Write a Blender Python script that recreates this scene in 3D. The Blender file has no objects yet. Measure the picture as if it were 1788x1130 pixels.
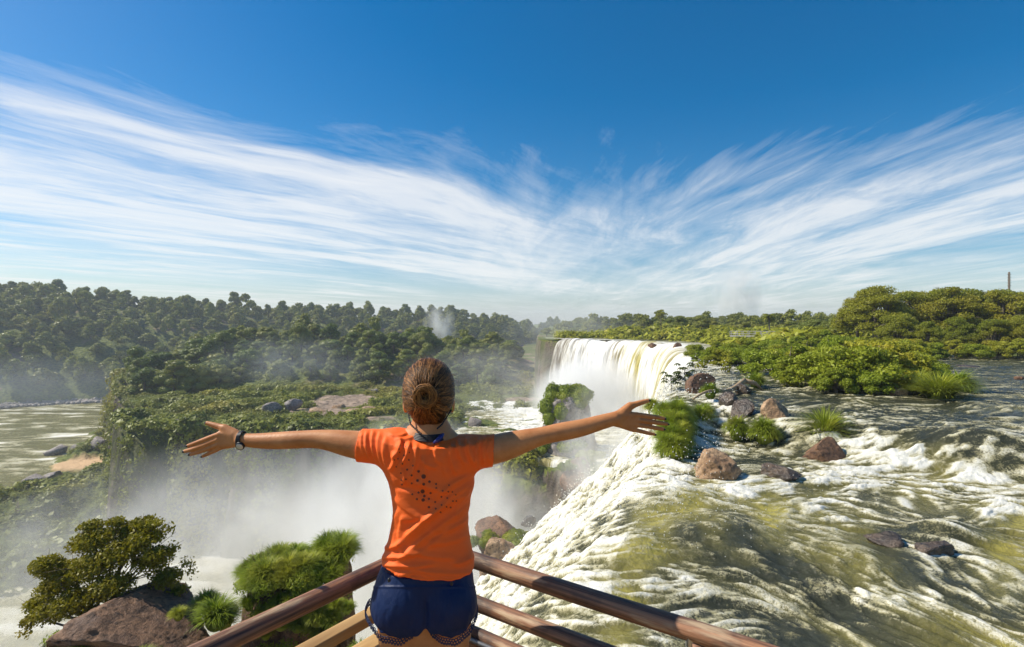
import bpy, bmesh, math, random
import numpy as np
from mathutils import Vector, Matrix, noise as mnoise
R = math.radians
scene = bpy.context.scene
COL = scene.collection
rng = np.random.default_rng(7)
random.seed(7)
CZ = 4.5            # camera height over the upper river (z = 0)
F = 900.0           # focal length in photo pixels (18 mm lens)
def P(px, py, Y):   # point seen at photo pixel px,py at distance Y
    return np.array([(px-894)/F*Y, Y, CZ-(py-565)/F*Y])
def G(px, py, z=0.0):
    Y = (CZ-z)*F/(py-565)
    return np.array([(px-894)/F*Y, Y, z])

# ------------------------------------------------------------------ numpy noise
def _h(ix, iy, iz, seed):
    n = (ix.astype(np.int64)*374761393 + iy.astype(np.int64)*668265263 + iz.astype(np.int64)*2147483647 + seed*1274126177) & 0xffffffff
    n = ((n ^ (n >> 13))*1274126177) & 0xffffffff
    n = ((n ^ (n >> 15))*2246822519) & 0xffffffff
    n = n ^ (n >> 16)
    return (n & 0xffffff).astype(np.float32)/float(0xffffff)
def vnoise(x, y, z=None, seed=0):
    x = np.asarray(x, dtype=np.float64); y = np.asarray(y, dtype=np.float64)
    if z is None: z = np.zeros_like(x)
    x, y, z = np.broadcast_arrays(x, y, z)
    fx, fy, fz = np.floor(x), np.floor(y), np.floor(z)
    tx, ty, tz = x-fx, y-fy, z-fz
    tx = tx*tx*(3-2*tx); ty = ty*ty*(3-2*ty); tz = tz*tz*(3-2*tz)
    o = 0
    flat = not np.any(tz)
    for dx in (0, 1):
        wx = tx if dx else 1-tx
        for dy in (0, 1):
            wy = ty if dy else 1-ty
            for dz in ((0,) if flat else (0, 1)):
                wz = tz if dz else 1-tz
                o = o + wx*wy*wz*_h(fx+dx, fy+dy, fz+dz, seed)
    return o            # 0..1
def fbm(x, y, z=None, oct=4, seed=0, gain=.5):
    o = 0; a = 1; s = 0; f = 1.0
    for i in range(oct):
        o = o + a*vnoise(x*f+i*17.3, y*f+i*9.1, None if z is None else z*f+i*5.7, seed+i)
        s += a; a *= gain; f *= 2.03
    return o/s
def sstep(a, b, x):
    t = np.clip((x-a)/(b-a), 0, 1); return t*t*(3-2*t)
def rank01(v):
    o = np.empty(v.size, dtype=np.float32); idx = np.argsort(v.ravel(), kind='stable')
    o[idx] = np.linspace(0, 1, v.size, dtype=np.float32); return o.reshape(v.shape)

# ------------------------------------------------------------------ mesh helpers
def mesh_np(name, V, Fs, mat=None, smooth=True, attrs=None, uv=None, mats=None, midx=None):
    V = np.asarray(V, dtype=np.float32).reshape(-1, 3)
    if isinstance(Fs, np.ndarray): Fs = [Fs]
    Fs = [np.asarray(f, dtype=np.int32) for f in Fs if len(f)]
    me = bpy.data.meshes.new(name)
    me.vertices.add(len(V)); me.vertices.foreach_set('co', V.ravel())
    loops = np.concatenate([f.ravel() for f in Fs])
    starts = []; b = 0
    for f in Fs:
        k = f.shape[1]; n = f.shape[0]
        starts.append(b+np.arange(n)*k); b += n*k
    starts = np.concatenate(starts).astype(np.int32)
    me.loops.add(len(loops)); me.loops.foreach_set('vertex_index', loops)
    me.polygons.add(len(starts)); me.polygons.foreach_set('loop_start', starts)
    if smooth: me.polygons.foreach_set('use_smooth', np.ones(len(starts), dtype=bool))
    if mats:
        for m in mats: me.materials.append(m)
        if midx is not None: me.polygons.foreach_set('material_index', np.asarray(midx, dtype=np.int32))
    elif mat: me.materials.append(mat)
    if attrs:
        for k, v in attrs.items():
            a = me.attributes.new(k, 'FLOAT', 'POINT'); a.data.foreach_set('value', np.asarray(v, dtype=np.float32).ravel())
    if uv is not None:
        l = me.uv_layers.new(name='UVMap'); l.data.foreach_set('uv', np.asarray(uv, dtype=np.float32)[loops].ravel())
    me.update(calc_edges=True)
    return me
def obj(name, me, parent=None, loc=(0,0,0), rot=(0,0,0), scale=None):
    o = bpy.data.objects.new(name, me); COL.objects.link(o)
    o.location = loc; o.rotation_euler = rot
    if scale is not None: o.scale = scale if hasattr(scale, '__len__') else (scale,)*3
    if parent: o.parent = parent
    return o
def thing(name, label, cat, loc=(0,0,0), rot=(0,0,0), group=None, scale=None):
    o = obj(name, None, None, loc, rot, scale); return tag(o, label, cat, group)
def tag(o, label, cat, group=None, kind=None):
    o['label'] = label; o['category'] = cat
    if group: o['group'] = group
    if kind: o['kind'] = kind
    return o
def struct(o, kind='structure', label=None, cat=None):
    o['kind'] = kind
    if label: o['label'] = label
    if cat: o['category'] = cat
    return o
def dup(root, loc, rotz=0, scale=1, label=None, cat=None, group=None, tilt=(0,0)):
    r = root.copy(); COL.objects.link(r); r.location = loc; r.rotation_euler = (tilt[0], tilt[1], rotz)
    r.scale = scale if hasattr(scale, '__len__') else (scale,)*3
    if label: r['label'] = label
    if cat: r['category'] = cat
    if group: r['group'] = group
    for ch in list(root.children):
        c = ch.copy(); COL.objects.link(c); c.parent = r
        for g in ch.children:
            d = g.copy(); COL.objects.link(d); d.parent = c
    return r
def grid_faces(nr, nc, off=0, flip=False, wrap=False):
    i = np.arange(nr-1)[:, None]*nc; 
    if wrap:
        j = np.arange(nc)[None, :]; j2 = (j+1) % nc
    else:
        j = np.arange(nc-1)[None, :]; j2 = j+1
    a = i+j; b = i+j2; c = i+nc+j2; d = i+nc+j
    q = np.stack([a, b, c, d], -1).reshape(-1, 4)+off
    return q[:, ::-1] if flip else q
class MB:
    "collects vertices and faces of one mesh"
    def __init__(s): s.V = []; s.Q = []; s.T = []; s.n = 0; s.A = []; s.mq = []; s.mt = []
    def add(s, V, Fc, a=0.5, m=0):
        V = np.asarray(V, dtype=np.float32).reshape(-1, 3); Fc = np.asarray(Fc, dtype=np.int64)
        if Fc.shape[1] == 4: s.Q.append(Fc+s.n); s.mq.append(np.full(len(Fc), m))
        else: s.T.append(Fc+s.n); s.mt.append(np.full(len(Fc), m))
        s.V.append(V); s.A.append(np.broadcast_to(np.asarray(a, dtype=np.float32), (len(V),)).copy()); s.n += len(V)
        return s
    def mesh(s, name, mat=None, smooth=True, mats=None, origin=None):
        V = np.concatenate(s.V)
        if origin is not None: V = V-np.asarray(origin, dtype=np.float32)
        Fs = []; mi = []
        if s.Q: Fs.append(np.concatenate(s.Q)); mi.append(np.concatenate(s.mq))
        if s.T: Fs.append(np.concatenate(s.T)); mi.append(np.concatenate(s.mt))
        return mesh_np(name, V, Fs, mat, smooth, {'tint': np.concatenate(s.A)}, mats=mats, midx=np.concatenate(mi) if mats else None)
def frame_of(d):
    d = d/np.linalg.norm(d); u = np.array([0, 0, 1.0]) if abs(d[2]) < .9 else np.array([1.0, 0, 0])
    a = np.cross(d, u); a /= np.linalg.norm(a); return a, np.cross(d, a)
def tube(pts, rad, k=8, caps=True, squash=1.0, jit=0, seed=0):
    pts = np.asarray(pts, dtype=float); n = len(pts); rad = np.broadcast_to(np.asarray(rad, dtype=float), (n,))
    V = []; a0 = None
    for i in range(n):
        d = pts[min(i+1, n-1)]-pts[max(i-1, 0)]
        a, b = frame_of(d)
        if a0 is not None and np.dot(a, a0) < 0: a, b = -a, -b
        a0 = a
        th = np.arange(k)/k*2*math.pi
        rr = rad[i]*(1+(jit*(vnoise(np.cos(th)*2+i*.15+seed, np.sin(th)*2, None, 3)-.5) if jit else 0))
        V.append(pts[i]+(rr*np.cos(th))[:, None]*a+(rr*np.sin(th)*squash)[:, None]*b)
    V = np.concatenate(V); Fq = grid_faces(n, k, wrap=True)
    if caps:
        V = np.concatenate([V, pts[:1], pts[-1:]]); 
        j = np.arange(k); j2 = (j+1) % k
        c0 = np.stack([j2, j, np.full(k, n*k), np.full(k, n*k)], -1)
        T = np.concatenate([np.stack([j2, j, np.full(k, n*k)], -1), np.stack([(n-1)*k+j, (n-1)*k+j2, np.full(k, n*k+1)], -1)])
        return V, Fq, T
    return V, Fq, None
def add_tube(mb, pts, rad, k=8, m=0, a=.5, **kw):
    V, Q, T = tube(pts, rad, k, **kw)
    n0 = mb.n; mb.add(V, Q, a, m)
    if T is not None: mb.T.append(T+n0); mb.mt.append(np.full(len(T), m))
def box_VF(c, h, rot=None, bev=0.0):
    bm = bmesh.new(); bmesh.ops.create_cube(bm, size=2.0)
    for v in bm.verts: v.co = Vector((v.co.x*h[0], v.co.y*h[1], v.co.z*h[2]))
    if bev: bmesh.ops.bevel(bm, geom=bm.edges[:]+bm.verts[:], offset=bev, segments=2, affect='EDGES', profile=.6)
    bmesh.ops.triangulate(bm, faces=bm.faces[:]); bm.verts.index_update()
    V = np.array([v.co[:] for v in bm.verts]); T = np.array([[v.index for v in f.verts] for f in bm.faces]); bm.free()
    if rot is not None: V = V@np.array(rot).T
    return V+np.asarray(c), T
_ico = {}
def ico(sub):
    if sub not in _ico:
        bm = bmesh.new(); bmesh.ops.create_icosphere(bm, subdivisions=sub, radius=1); bm.verts.index_update()
        _ico[sub] = (np.array([v.co[:] for v in bm.verts]), np.array([[v.index for v in f.verts] for f in bm.faces])); bm.free()
    return _ico[sub]

# ------------------------------------------------------------------ node helpers
class NT:
    def __init__(s, nt): s.nt = nt
    def n(s, t, ins=None, **kw):
        nd = s.nt.nodes.new(t)
        for k, v in kw.items(): setattr(nd, k, v)
        for k, v in (ins or {}).items():
            i = nd.inputs[k]
            if isinstance(v, bpy.types.NodeSocket): s.nt.links.new(v, i)
            elif isinstance(v, bpy.types.Node): s.nt.links.new(v.outputs[0], i)
            else: i.default_value = v
        return nd
    def m(s, op, a, b=0.0, c=None, clamp=False):
        ins = {0: a, 1: b}
        if c is not None: ins[2] = c
        if op in ('ABSOLUTE', 'SQRT', 'EXPONENT', 'SINE', 'COSINE', 'FRACT'): ins = {0: a}
        return s.n('ShaderNodeMath', ins, operation=op, use_clamp=clamp).outputs[0]
    def mix(s, f, a, b):
        nd = s.nt.nodes.new('ShaderNodeMix'); nd.data_type = 'RGBA'
        for i, v in ((0, f), (6, a), (7, b)):
            if isinstance(v, bpy.types.NodeSocket): s.nt.links.new(v, nd.inputs[i])
            elif i and len(v) == 3: nd.inputs[i].default_value = (*v, 1)
            else: nd.inputs[i].default_value = v
        return nd.outputs[2]
    def ramp(s, f, stops, interp='LINEAR'):
        nd = s.nt.nodes.new('ShaderNodeValToRGB'); s.nt.links.new(f, nd.inputs[0]); cr = nd.color_ramp; cr.interpolation = interp
        while len(cr.elements) < len(stops): cr.elements.new(.5)
        for e, (p, c) in zip(cr.elements, stops):
            e.position = p; e.color = (c, c, c, 1) if not hasattr(c, '__len__') else (*c, 1)
        return nd.outputs[0]
    def map(s, v, a, b, c=0.0, d=1.0):
        nd = s.nt.nodes.new('ShaderNodeMapRange')
        for i, w in enumerate((v, a, b, c, d)):
            if isinstance(w, bpy.types.NodeSocket): s.nt.links.new(w, nd.inputs[i])
            else: nd.inputs[i].default_value = w
        return nd.outputs[0]
    def noise(s, vec, scale, detail=4, rough=.55, dist=0.0, out='Fac'):
        nd = s.n('ShaderNodeTexNoise', {'Scale': scale, 'Detail': detail, 'Roughness': rough, 'Distortion': dist})
        if vec is not None: s.nt.links.new(vec, nd.inputs['Vector'])
        return nd.outputs[out]
    def mapping(s, vec, scale=(1,1,1), rot=(0,0,0), loc=(0,0,0)):
        return s.n('ShaderNodeMapping', {'Vector': vec, 'Scale': scale, 'Rotation': rot, 'Location': loc}).outputs[0]
    def attr(s, name): return s.n('ShaderNodeAttribute', attribute_name=name).outputs['Fac']
def mat_new(name):
    m = bpy.data.materials.new(name); m.use_nodes = True; nt = m.node_tree; nt.nodes.clear()
    out = nt.nodes.new('ShaderNodeOutputMaterial'); return m, NT(nt), out
def principled(name, build, bump=None, bump_str=.3, bump_dist=.02):
    "build(t) returns a dict of Principled inputs; bump(t) returns a height socket"
    m, t, out = mat_new(name); ins = build(t)
    if bump is not None:
        h = bump(t); ins['Normal'] = t.n('ShaderNodeBump', {'Height': h, 'Strength': bump_str, 'Distance': bump_dist}).outputs[0]
    b = t.n('ShaderNodeBsdfPrincipled', ins); m.node_tree.links.new(b.outputs[0], out.inputs[0]); return m
def objco(t): return t.n('ShaderNodeTexCoord').outputs['Object']
def wpos(t): return t.n('ShaderNodeNewGeometry').outputs['Position']
# ------------------------------------------------------------------ materials
def leaf_mat(name, dark, light, warm=None, trans=.28, nscale=.35, rough=.5):
    m, t, out = mat_new(name)
    tint = t.attr('tint'); rnd = t.n('ShaderNodeObjectInfo').outputs['Random']
    nz = t.noise(wpos(t), nscale, 3)
    f = t.m('ADD', t.m('MULTIPLY', tint, .62), t.m('MULTIPLY', nz, .55)); f = t.m('SUBTRACT', f, .12, clamp=True)
    c = t.mix(f, dark, light)
    if warm:
        w = t.m('MULTIPLY', t.map(rnd, .45, 1.0), .75); w2 = t.map(t.noise(wpos(t), nscale*.45, 2), .5, .7)
        c = t.mix(t.m('MULTIPLY', t.m('MAXIMUM', w, w2), .8), c, warm)
    b = t.n('ShaderNodeBsdfPrincipled', {'Base Color': c, 'Roughness': rough, 'Specular IOR Level': .25})
    tr = t.n('ShaderNodeBsdfTranslucent', {'Color': c})
    mx = t.n('ShaderNodeMixShader', {0: trans, 1: b.outputs[0], 2: tr.outputs[0]})
    m.node_tree.links.new(mx.outputs[0], out.inputs[0]); return m
M = {}
M['forest'] = leaf_mat('forest_leaf', (.036,.060,.012), (.27,.34,.045), (.33,.30,.05), nscale=.06)
M['leaf'] = leaf_mat('tree_leaf', (.045,.065,.008), (.36,.40,.03), (.44,.37,.035), nscale=.25, trans=.4)
M['bush'] = leaf_mat('bush_leaf', (.06,.095,.008), (.42,.50,.035), (.50,.42,.04), nscale=.6, trans=.35)
M['sapling_leaf'] = leaf_mat('dark_leaf', (.025,.045,.012), (.10,.15,.02), (.14,.12,.015), nscale=1.2)  # deep green leaf colour of the saplings
M['gold_leaf'] = leaf_mat('golden_green_leaf', (.03,.05,.006), (.24,.28,.018), (.40,.30,.02), nscale=1.3, trans=.35)
M['grass'] = leaf_mat('grass_blade', (.06,.11,.008), (.40,.50,.035), (.46,.44,.05), nscale=1.5, trans=.35)
M['moss'] = leaf_mat('moss', (.06,.09,.008), (.32,.40,.02), (.34,.34,.03), nscale=.9)
M['scrub'] = leaf_mat('scrub', (.06,.085,.016), (.34,.37,.045), (.42,.36,.06), nscale=.12)
M['dry'] = leaf_mat('dry_twig', (.10,.07,.04), (.28,.2,.11), nscale=1)
M['bark'] = principled('bark', lambda t: {'Base Color': t.mix(t.noise(t.mapping(wpos(t), (3,3,.6)), 2, 5), (.06,.045,.03), (.24,.2,.15)), 'Roughness': .9},
    lambda t: t.noise(t.mapping(wpos(t), (3,3,.5)), 4, 5), .6, .03)
def rock_mat(name, a, b, c, sc=1.0, wet=False, rough=.8):
    def bd(t):
        p = wpos(t); n1 = t.noise(p, 1.1*sc, 6, .6); n2 = t.noise(p, 6*sc, 5, .65)
        col = t.mix(t.ramp(n1, [(.35, 0), (.62, 1)]), a, b); col = t.mix(t.ramp(n2, [(.48, 0), (.7, 1)]), col, c)
        return {'Base Color': col, 'Roughness': t.map(n2, .3, .7, rough-.25, rough+.1) if not wet else .25}
    return principled(name, bd, lambda t: t.m('ADD', t.noise(wpos(t), 3*sc, 8, .65), t.m('MULTIPLY', t.noise(wpos(t), 14*sc, 6, .6), .3)), .9, .12/sc)
M['rock'] = rock_mat('brown_rock', (.10,.05,.028), (.25,.13,.065), (.035,.022,.016), 1.4)
M['rock_tan'] = rock_mat('tan_rock', (.26,.15,.075), (.5,.33,.19), (.06,.045,.03), 1.5)
M['rock_wet'] = rock_mat('wet_dark_rock', (.045,.035,.028), (.13,.09,.06), (.02,.018,.016), 1.5, wet=True)
M['rock_grey'] = rock_mat('grey_rock', (.16,.135,.12), (.36,.31,.28), (.07,.06,.055), .6)
# terrain: rock on steep faces, grassy soil on flat ones
def terr(t):
    p = wpos(t); nz = t.n('ShaderNodeSeparateXYZ', {0: t.n('ShaderNodeNewGeometry').outputs['Normal']}).outputs[2]
    n1 = t.noise(p, .12, 6, .6); n2 = t.noise(p, .9, 5, .6); nst = t.noise(t.mapping(p, (1, 1, .25)), .5, 6, .6)
    rock = t.mix(t.ramp(nst, [(.35, 0), (.65, 1)]), (.05,.04,.032), (.22,.175,.13))
    rock = t.mix(t.ramp(n1, [(.45, 0), (.6, .75)]), rock, (.07,.09,.02))
    soil = t.mix(t.ramp(n2, [(.4, 0), (.6, 1)]), (.06,.085,.018), (.17,.19,.04))
    soil = t.mix(t.ramp(t.noise(p, .05, 5, .6), [(.56, 0), (.66, 1)]), soil, (.30,.21,.15))
    soil = t.mix(t.attr('bare'), soil, t.mix(t.ramp(n2, [(.4, 0), (.6, 1)]), (.20,.15,.11), (.42,.31,.23)))
    f = t.m('ADD', nz, t.m('MULTIPLY', t.m('SUBTRACT', n2, .5), .5))
    c = t.mix(t.ramp(f, [(.62, 0), (.8, 1)]), rock, soil)
    sand = t.m('MULTIPLY', t.attr('sand'), 1.0)
    return {'Base Color': t.mix(sand, c, (.62,.42,.24)), 'Roughness': .9, 'Specular IOR Level': .2}
M['terrain'] = principled('terrain', terr, lambda t: t.m('ADD', t.noise(wpos(t), .5, 8, .6), t.m('MULTIPLY', t.noise(wpos(t), 3, 5), .25)), 1.0, .9)
# running water
def water_build(t, sc=1.0):
    p = wpos(t); foam = t.attr('foam'); yel = t.attr('yellow')
    fine = t.noise(p, 17*sc, 5, .78, 1.2); mid = t.noise(p, 3.2*sc, 6, .68, 1.2)
    base = t.mix(yel, (.038,.041,.026), (.44,.38,.08))
    base = t.mix(t.m('MULTIPLY', t.ramp(mid, [(.35, 1), (.6, 0)]), .5), base, (.03,.033,.018))
    ff = t.m('ADD', foam, t.m('MULTIPLY', t.m('SUBTRACT', fine, .5), 1.9))
    ff = t.m('ADD', ff, t.m('MULTIPLY', t.m('SUBTRACT', mid, .5), 1.0))
    rg = t.noise(p, 1.7*sc, 5, .6, 2.2); rg = t.m('ABSOLUTE', t.m('MULTIPLY_ADD', rg, 2.0, -1.0)); rg2 = t.m('ABSOLUTE', t.m('MULTIPLY_ADD', t.noise(p, 4.6*sc, 4, .6, 1.6), 2.0, -1.0))
    lace = t.m('ADD', t.ramp(rg, [(0, 1), (.035, .8), (.11, 0)]), t.m('MULTIPLY', t.ramp(rg2, [(0, 1), (.05, .6), (.13, 0)]), .6))
    ff = t.m('ADD', ff, t.m('MULTIPLY', lace, .34))
    mask = t.ramp(ff, [(.26, 0), (.46, .18), (.64, .68), (.86, 1)])
    tt = t.m('ADD', t.m('MULTIPLY', fine, .9), t.m('MULTIPLY', t.m('SUBTRACT', foam, .5), .75)); tone = t.ramp(tt, [(.30, (.20,.18,.085)), (.50, (.48,.44,.27)), (.72, (.74,.72,.62)), (.98, (.84,.83,.78))])
    return {'Base Color': t.mix(mask, base, tone), 'Roughness': t.map(mask, 0, 1, .10, .7), 'IOR': 1.33, 'Specular IOR Level': .5}
def water_bump(sc=1.0):
    def f(t):
        p = wpos(t); return t.m('ADD', t.noise(p, 5*sc, 6, .7, .5), t.m('MULTIPLY', t.noise(p, 22*sc, 4, .7), .35))
    return f
M['water'] = principled('white_water', lambda t: water_build(t), water_bump(), 1.0, .055)
M['far_water'] = principled('far_white_water', lambda t: water_build(t, .22), water_bump(.2), .7, .4)
def fall_build(t):
    uv = t.n('ShaderNodeTexCoord').outputs['UV']; foam = t.attr('foam'); yel = t.attr('yellow')
    n1 = t.noise(t.mapping(uv, (1.3, .10, 1)), 1.0, 6, .65, .2); n2 = t.noise(t.mapping(uv, (5, .35, 1)), 1.0, 5, .65, .3)
    base = t.mix(yel, (.16,.13,.085), (.42,.36,.11)); 
    ff = t.m('ADD', foam, t.m('MULTIPLY', t.m('SUBTRACT', n1, .5), 1.5)); ff = t.m('ADD', ff, t.m('MULTIPLY', t.m('SUBTRACT', n2, .5), 1.1))
    mask = t.ramp(ff, [(.22, 0), (.75, 1)])
    return {'Base Color': t.mix(mask, base, (.86,.84,.78)), 'Roughness': .75}
M['fall'] = principled('falling_water', fall_build, lambda t: t.noise(t.mapping(t.n('ShaderNodeTexCoord').outputs['UV'], (4, .35, 1)), 1.0, 6, .65, .3), .8, .35)

# ------------------------------------------------------------------ world, sun, camera
SUN = Vector((-.72, .13, .70)).normalized()
el = math.asin(SUN.z); az = math.atan2(SUN.x, SUN.y)
w = bpy.data.worlds.new('World'); scene.world = w; w.use_nodes = True
nt = w.node_tree; nt.nodes.clear(); t = NT(nt)
wo = nt.nodes.new('ShaderNodeOutputWorld'); bg = nt.nodes.new('ShaderNodeBackground'); nt.links.new(bg.outputs[0], wo.inputs[0])
sky = t.n('ShaderNodeTexSky', sky_type='NISHITA', sun_disc=False, sun_elevation=el, sun_rotation=az, air_density=1.0, dust_density=.6, ozone_density=2.0, altitude=200)
d = t.n('ShaderNodeTexCoord').outputs['Generated']; sp = t.n('ShaderNodeSeparateXYZ', {0: d}); dx, dy, dz = sp.outputs
ya = t.m('MAXIMUM', t.m('ABSOLUTE', dy), .05); u = t.m('DIVIDE', dx, ya); v = t.m('DIVIDE', dz, ya)
hs = t.n('ShaderNodeHueSaturation', {'Hue': .497, 'Saturation': 1.55, 'Value': .93, 'Color': sky.outputs[0]}).outputs[0]
# deeper blue high up and to the right
# cirrus on a flat layer overhead: plane coordinates
den = t.m('ADD', t.m('MAXIMUM', dz, 0), .035); pxn = t.m('DIVIDE', dx, den); pyn = t.m('DIVIDE', dy, den)
pv = t.n('ShaderNodeCombineXYZ', {0: pxn, 1: pyn}).outputs[0]
warp = t.noise(t.mapping(pv, (.5, .25, 1)), 1.0, 3, .5, 0, 'Color')
pw = t.n('ShaderNodeVectorMath', {0: pv, 1: t.n('ShaderNodeVectorMath', {0: warp, 'Scale': .9}, operation='SCALE').outputs[0]}, operation='ADD').outputs[0]
def streaks(ang, off):
    q = t.mapping(pw, (1, 1, 1), (0, 0, R(ang)))
    a1 = t.noise(t.mapping(q, (1.5, .34, 1), (0, 0, 0), (3.1+off, 1.7, 0)), 1.0, 9, .64, .6)
    a2 = t.noise(t.mapping(q, (3.4, .75, 1), (0, 0, 0), (1.0+off, 4.2, 0)), 1.0, 7, .66, .8)
    a3 = t.noise(t.mapping(q, (.42, .14, 1), (0, 0, 0), (8.3+off, 2.2, 0)), 1.0, 4, .5, .3)
    return t.m('ADD', t.m('MULTIPLY', a1, .78), t.m('ADD', t.m('MULTIPLY', a2, .42), t.m('MULTIPLY', a3, .62)))
wl = t.map(u, -.25, .40, 0, 1); sL = streaks(40, 0); sR = streaks(2, 5.0)
dens = t.m('ADD', t.m('MULTIPLY', sR, wl), t.m('MULTIPLY', sL, t.m('SUBTRACT', 1.0, wl)))
au = t.m('ABSOLUTE', t.m('SUBTRACT', u, .08))
vc = t.m('MULTIPLY_ADD', t.m('MINIMUM', au, .95), .125, .135); wd = t.m('MULTIPLY_ADD', au, .17, .085)
rt = t.map(u, .25, .75, 0, 1); vc = t.m('SUBTRACT', vc, t.m('MULTIPLY', rt, .03)); wd = t.m('MULTIPLY', wd, t.m('SUBTRACT', 1.0, t.m('MULTIPLY', rt, .32)))
e = t.m('DIVIDE', t.m('SUBTRACT', v, vc), wd); band = t.m('EXPONENT', t.m('MULTIPLY', t.m('MULTIPLY', e, e), -.55))
low = t.map(v, .02, .17, 1, 0)
b2 = t.m('DIVIDE', t.m('SUBTRACT', v, t.m('MULTIPLY_ADD', u, -.18, .27)), .075); b3 = t.m('DIVIDE', t.m('ADD', u, .32), .45); wisp = t.m('EXPONENT', t.m('MULTIPLY', t.m('ADD', t.m('MULTIPLY', b2, b2), t.m('MULTIPLY', b3, b3)), -.7))
band = t.m('MAXIMUM', band, t.m('MULTIPLY', wisp, .62))
cov = t.m('ADD', t.m('MULTIPLY', band, .25), t.m('SUBTRACT', t.m('MULTIPLY', low, .05), t.m('MULTIPLY', t.map(v, .38, .56, 0, 1), .17)))
dens = t.m('ADD', dens, cov)
cm = t.ramp(t.m('SUBTRACT', dens, .615), [(.36, 0), (.49, .26), (.64, .78), (.84, 1)])
cm = t.m('MULTIPLY', cm, t.map(v, -.01, .03, 0, 1))
hz = t.map(v, -.02, .30, 1, 0); hz = t.m('POWER', hz, 2.2)
col = t.mix(t.m('MULTIPLY', hz, .60), hs, (4.3, 4.9, 5.9))
col = t.mix(t.m('MULTIPLY', cm, .88), col, (8.0, 7.95, 7.8))
nt.links.new(col, bg.inputs[0]); bg.inputs[1].default_value = .105
sl = bpy.data.lights.new('sun', 'SUN'); sl.energy = 5.0; sl.angle = R(.53); sl.color = (1, .93, .80)
so = bpy.data.objects.new('sun', sl); COL.objects.link(so); so.rotation_euler = SUN.to_track_quat('Z', 'Y').to_euler(); so.location = (-20, -5, 40)
cd = bpy.data.cameras.new('camera'); co = bpy.data.objects.new('camera', cd); COL.objects.link(co)
cd.sensor_width = 36; cd.lens = 36*F/1788; cd.clip_start = .05; cd.clip_end = 6000
co.location = (0, 0, CZ); co.rotation_euler = (R(90), 0, 0); scene.camera = co
scene.view_settings.view_transform = 'Standard'; scene.view_settings.look = 'None'; scene.view_settings.exposure = .28; scene.view_settings.gamma = 1
cy = scene.cycles
scene.render.engine = 'CYCLES'
cy.use_denoising = True; cy.max_bounces = 10; cy.diffuse_bounces = 3; cy.glossy_bounces = 2; cy.transmission_bounces = 3; cy.volume_bounces = 6; cy.transparent_max_bounces = 16
cy.use_adaptive_sampling = True; cy.adaptive_threshold = .015; cy.volume_max_steps = 128; cy.volume_step_rate = 1.0
cy.sample_clamp_indirect = 6; cy.caustics_reflective = False; cy.caustics_refractive = False
# ------------------------------------------------------------------ plan of the place (metres)
BR = np.array([(2.1,-20),(2.0,3),(1.6,7.2),(1.8,9.3),(2.5,10.8),(3.4,12.9),(5.6,18),(8.5,26.6),(13.3,39),(20.4,59),(25.3,77),(24.8,87),(22.8,95),(17.7,102),(11,110),(6.5,122),(8,165),(22,300),(50,700),(60,2600)], dtype=float)
def smooth_poly(p, n=6):
    q = p.copy(); out = []
    for i in range(len(p)-1):
        p0 = p[max(i-1, 0)]; p1 = p[i]; p2 = p[i+1]; p3 = p[min(i+2, len(p)-1)]
        for k in range(n):
            s = k/n; out.append(.5*((2*p1)+(-p0+p2)*s+(2*p0-5*p1+4*p2-p3)*s*s+(-p0+3*p1-3*p2+p3)*s**3))
    out.append(p[-1]); return np.array(out)
BRS = np.concatenate([smooth_poly(BR[:17], 5), BR[17:]])
def seg_dist(x, y, poly, closed=False):
    x = np.asarray(x, dtype=np.float32); y = np.asarray(y, dtype=np.float32)
    d2 = np.full(x.shape, 1e18, dtype=np.float32); n = len(poly)
    for i in range(n if closed else n-1):
        a = poly[i]; b = poly[(i+1) % n]; ex, ey = b[0]-a[0], b[1]-a[1]; L = ex*ex+ey*ey+1e-9
        t_ = np.clip(((x-a[0])*ex+(y-a[1])*ey)/L, 0, 1); qx = x-a[0]-t_*ex; qy = y-a[1]-t_*ey
        np.minimum(d2, qx*qx+qy*qy, out=d2)
    return np.sqrt(d2)
def inside(x, y, poly):
    c = np.zeros(np.shape(x), dtype=bool); n = len(poly)
    for i in range(n):
        x1, y1 = poly[i]; x2, y2 = poly[(i+1) % n]
        if y1 == y2: continue
        hit = ((y1 > y) != (y2 > y)) & (x < (x2-x1)*(y-y1)/(y2-y1)+x1); c ^= hit
    return c
def sdist(x, y, poly): return np.where(inside(x, y, poly), -1, 1)*seg_dist(x, y, poly, True)
def xb(y): return np.interp(y, BRS[:, 1], BRS[:, 0])
def bs(x, y):       # signed distance to the brink, positive on the plateau
    return np.where(x > xb(y), 1, -1)*seg_dist(x, y, BRS)
def river_base(x, y):
    q = np.where(x > 8.5, y+.82*(x-8.5)-18.8, y-18.8+.10*np.clip(8.5-x, 0, 9))
    q = q+1.6*(vnoise(x*.35, y*.35, None, 41)-.5)
    z = .95*sstep(-.3, 3.4, q)+.25*sstep(6, 20, q)
    z += .02*np.clip(7.5-y, 0, 40)*.3
    # rounded swells and drowned rocks
    for (px, py, a, sx, sy) in ((1260,935,.30,1.3,1.1),(1650,935,.34,.8,.5),(1500,985,.18,1.2,.9),(1410,1060,-.18,1.0,.7),(1600,1085,.12,.8,.6),(1180,870,.16,1.2,.8),(1700,815,.3,1.3,.9),(1360,835,.12,.8,.5),(1110,960,.15,.5,1.0)):
        g = G(px, py, 0); z += a*np.exp(-((x-g[0])/sx)**2-((y-g[1])/sy)**2)
    return z
AP_R = np.array([0,.6,1.5,3,5,8,11,14,17,20]); AP_Z = np.array([0,-.12,-.75,-2.2,-4.0,-6.6,-9.8,-15,-24,-31.5])
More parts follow.
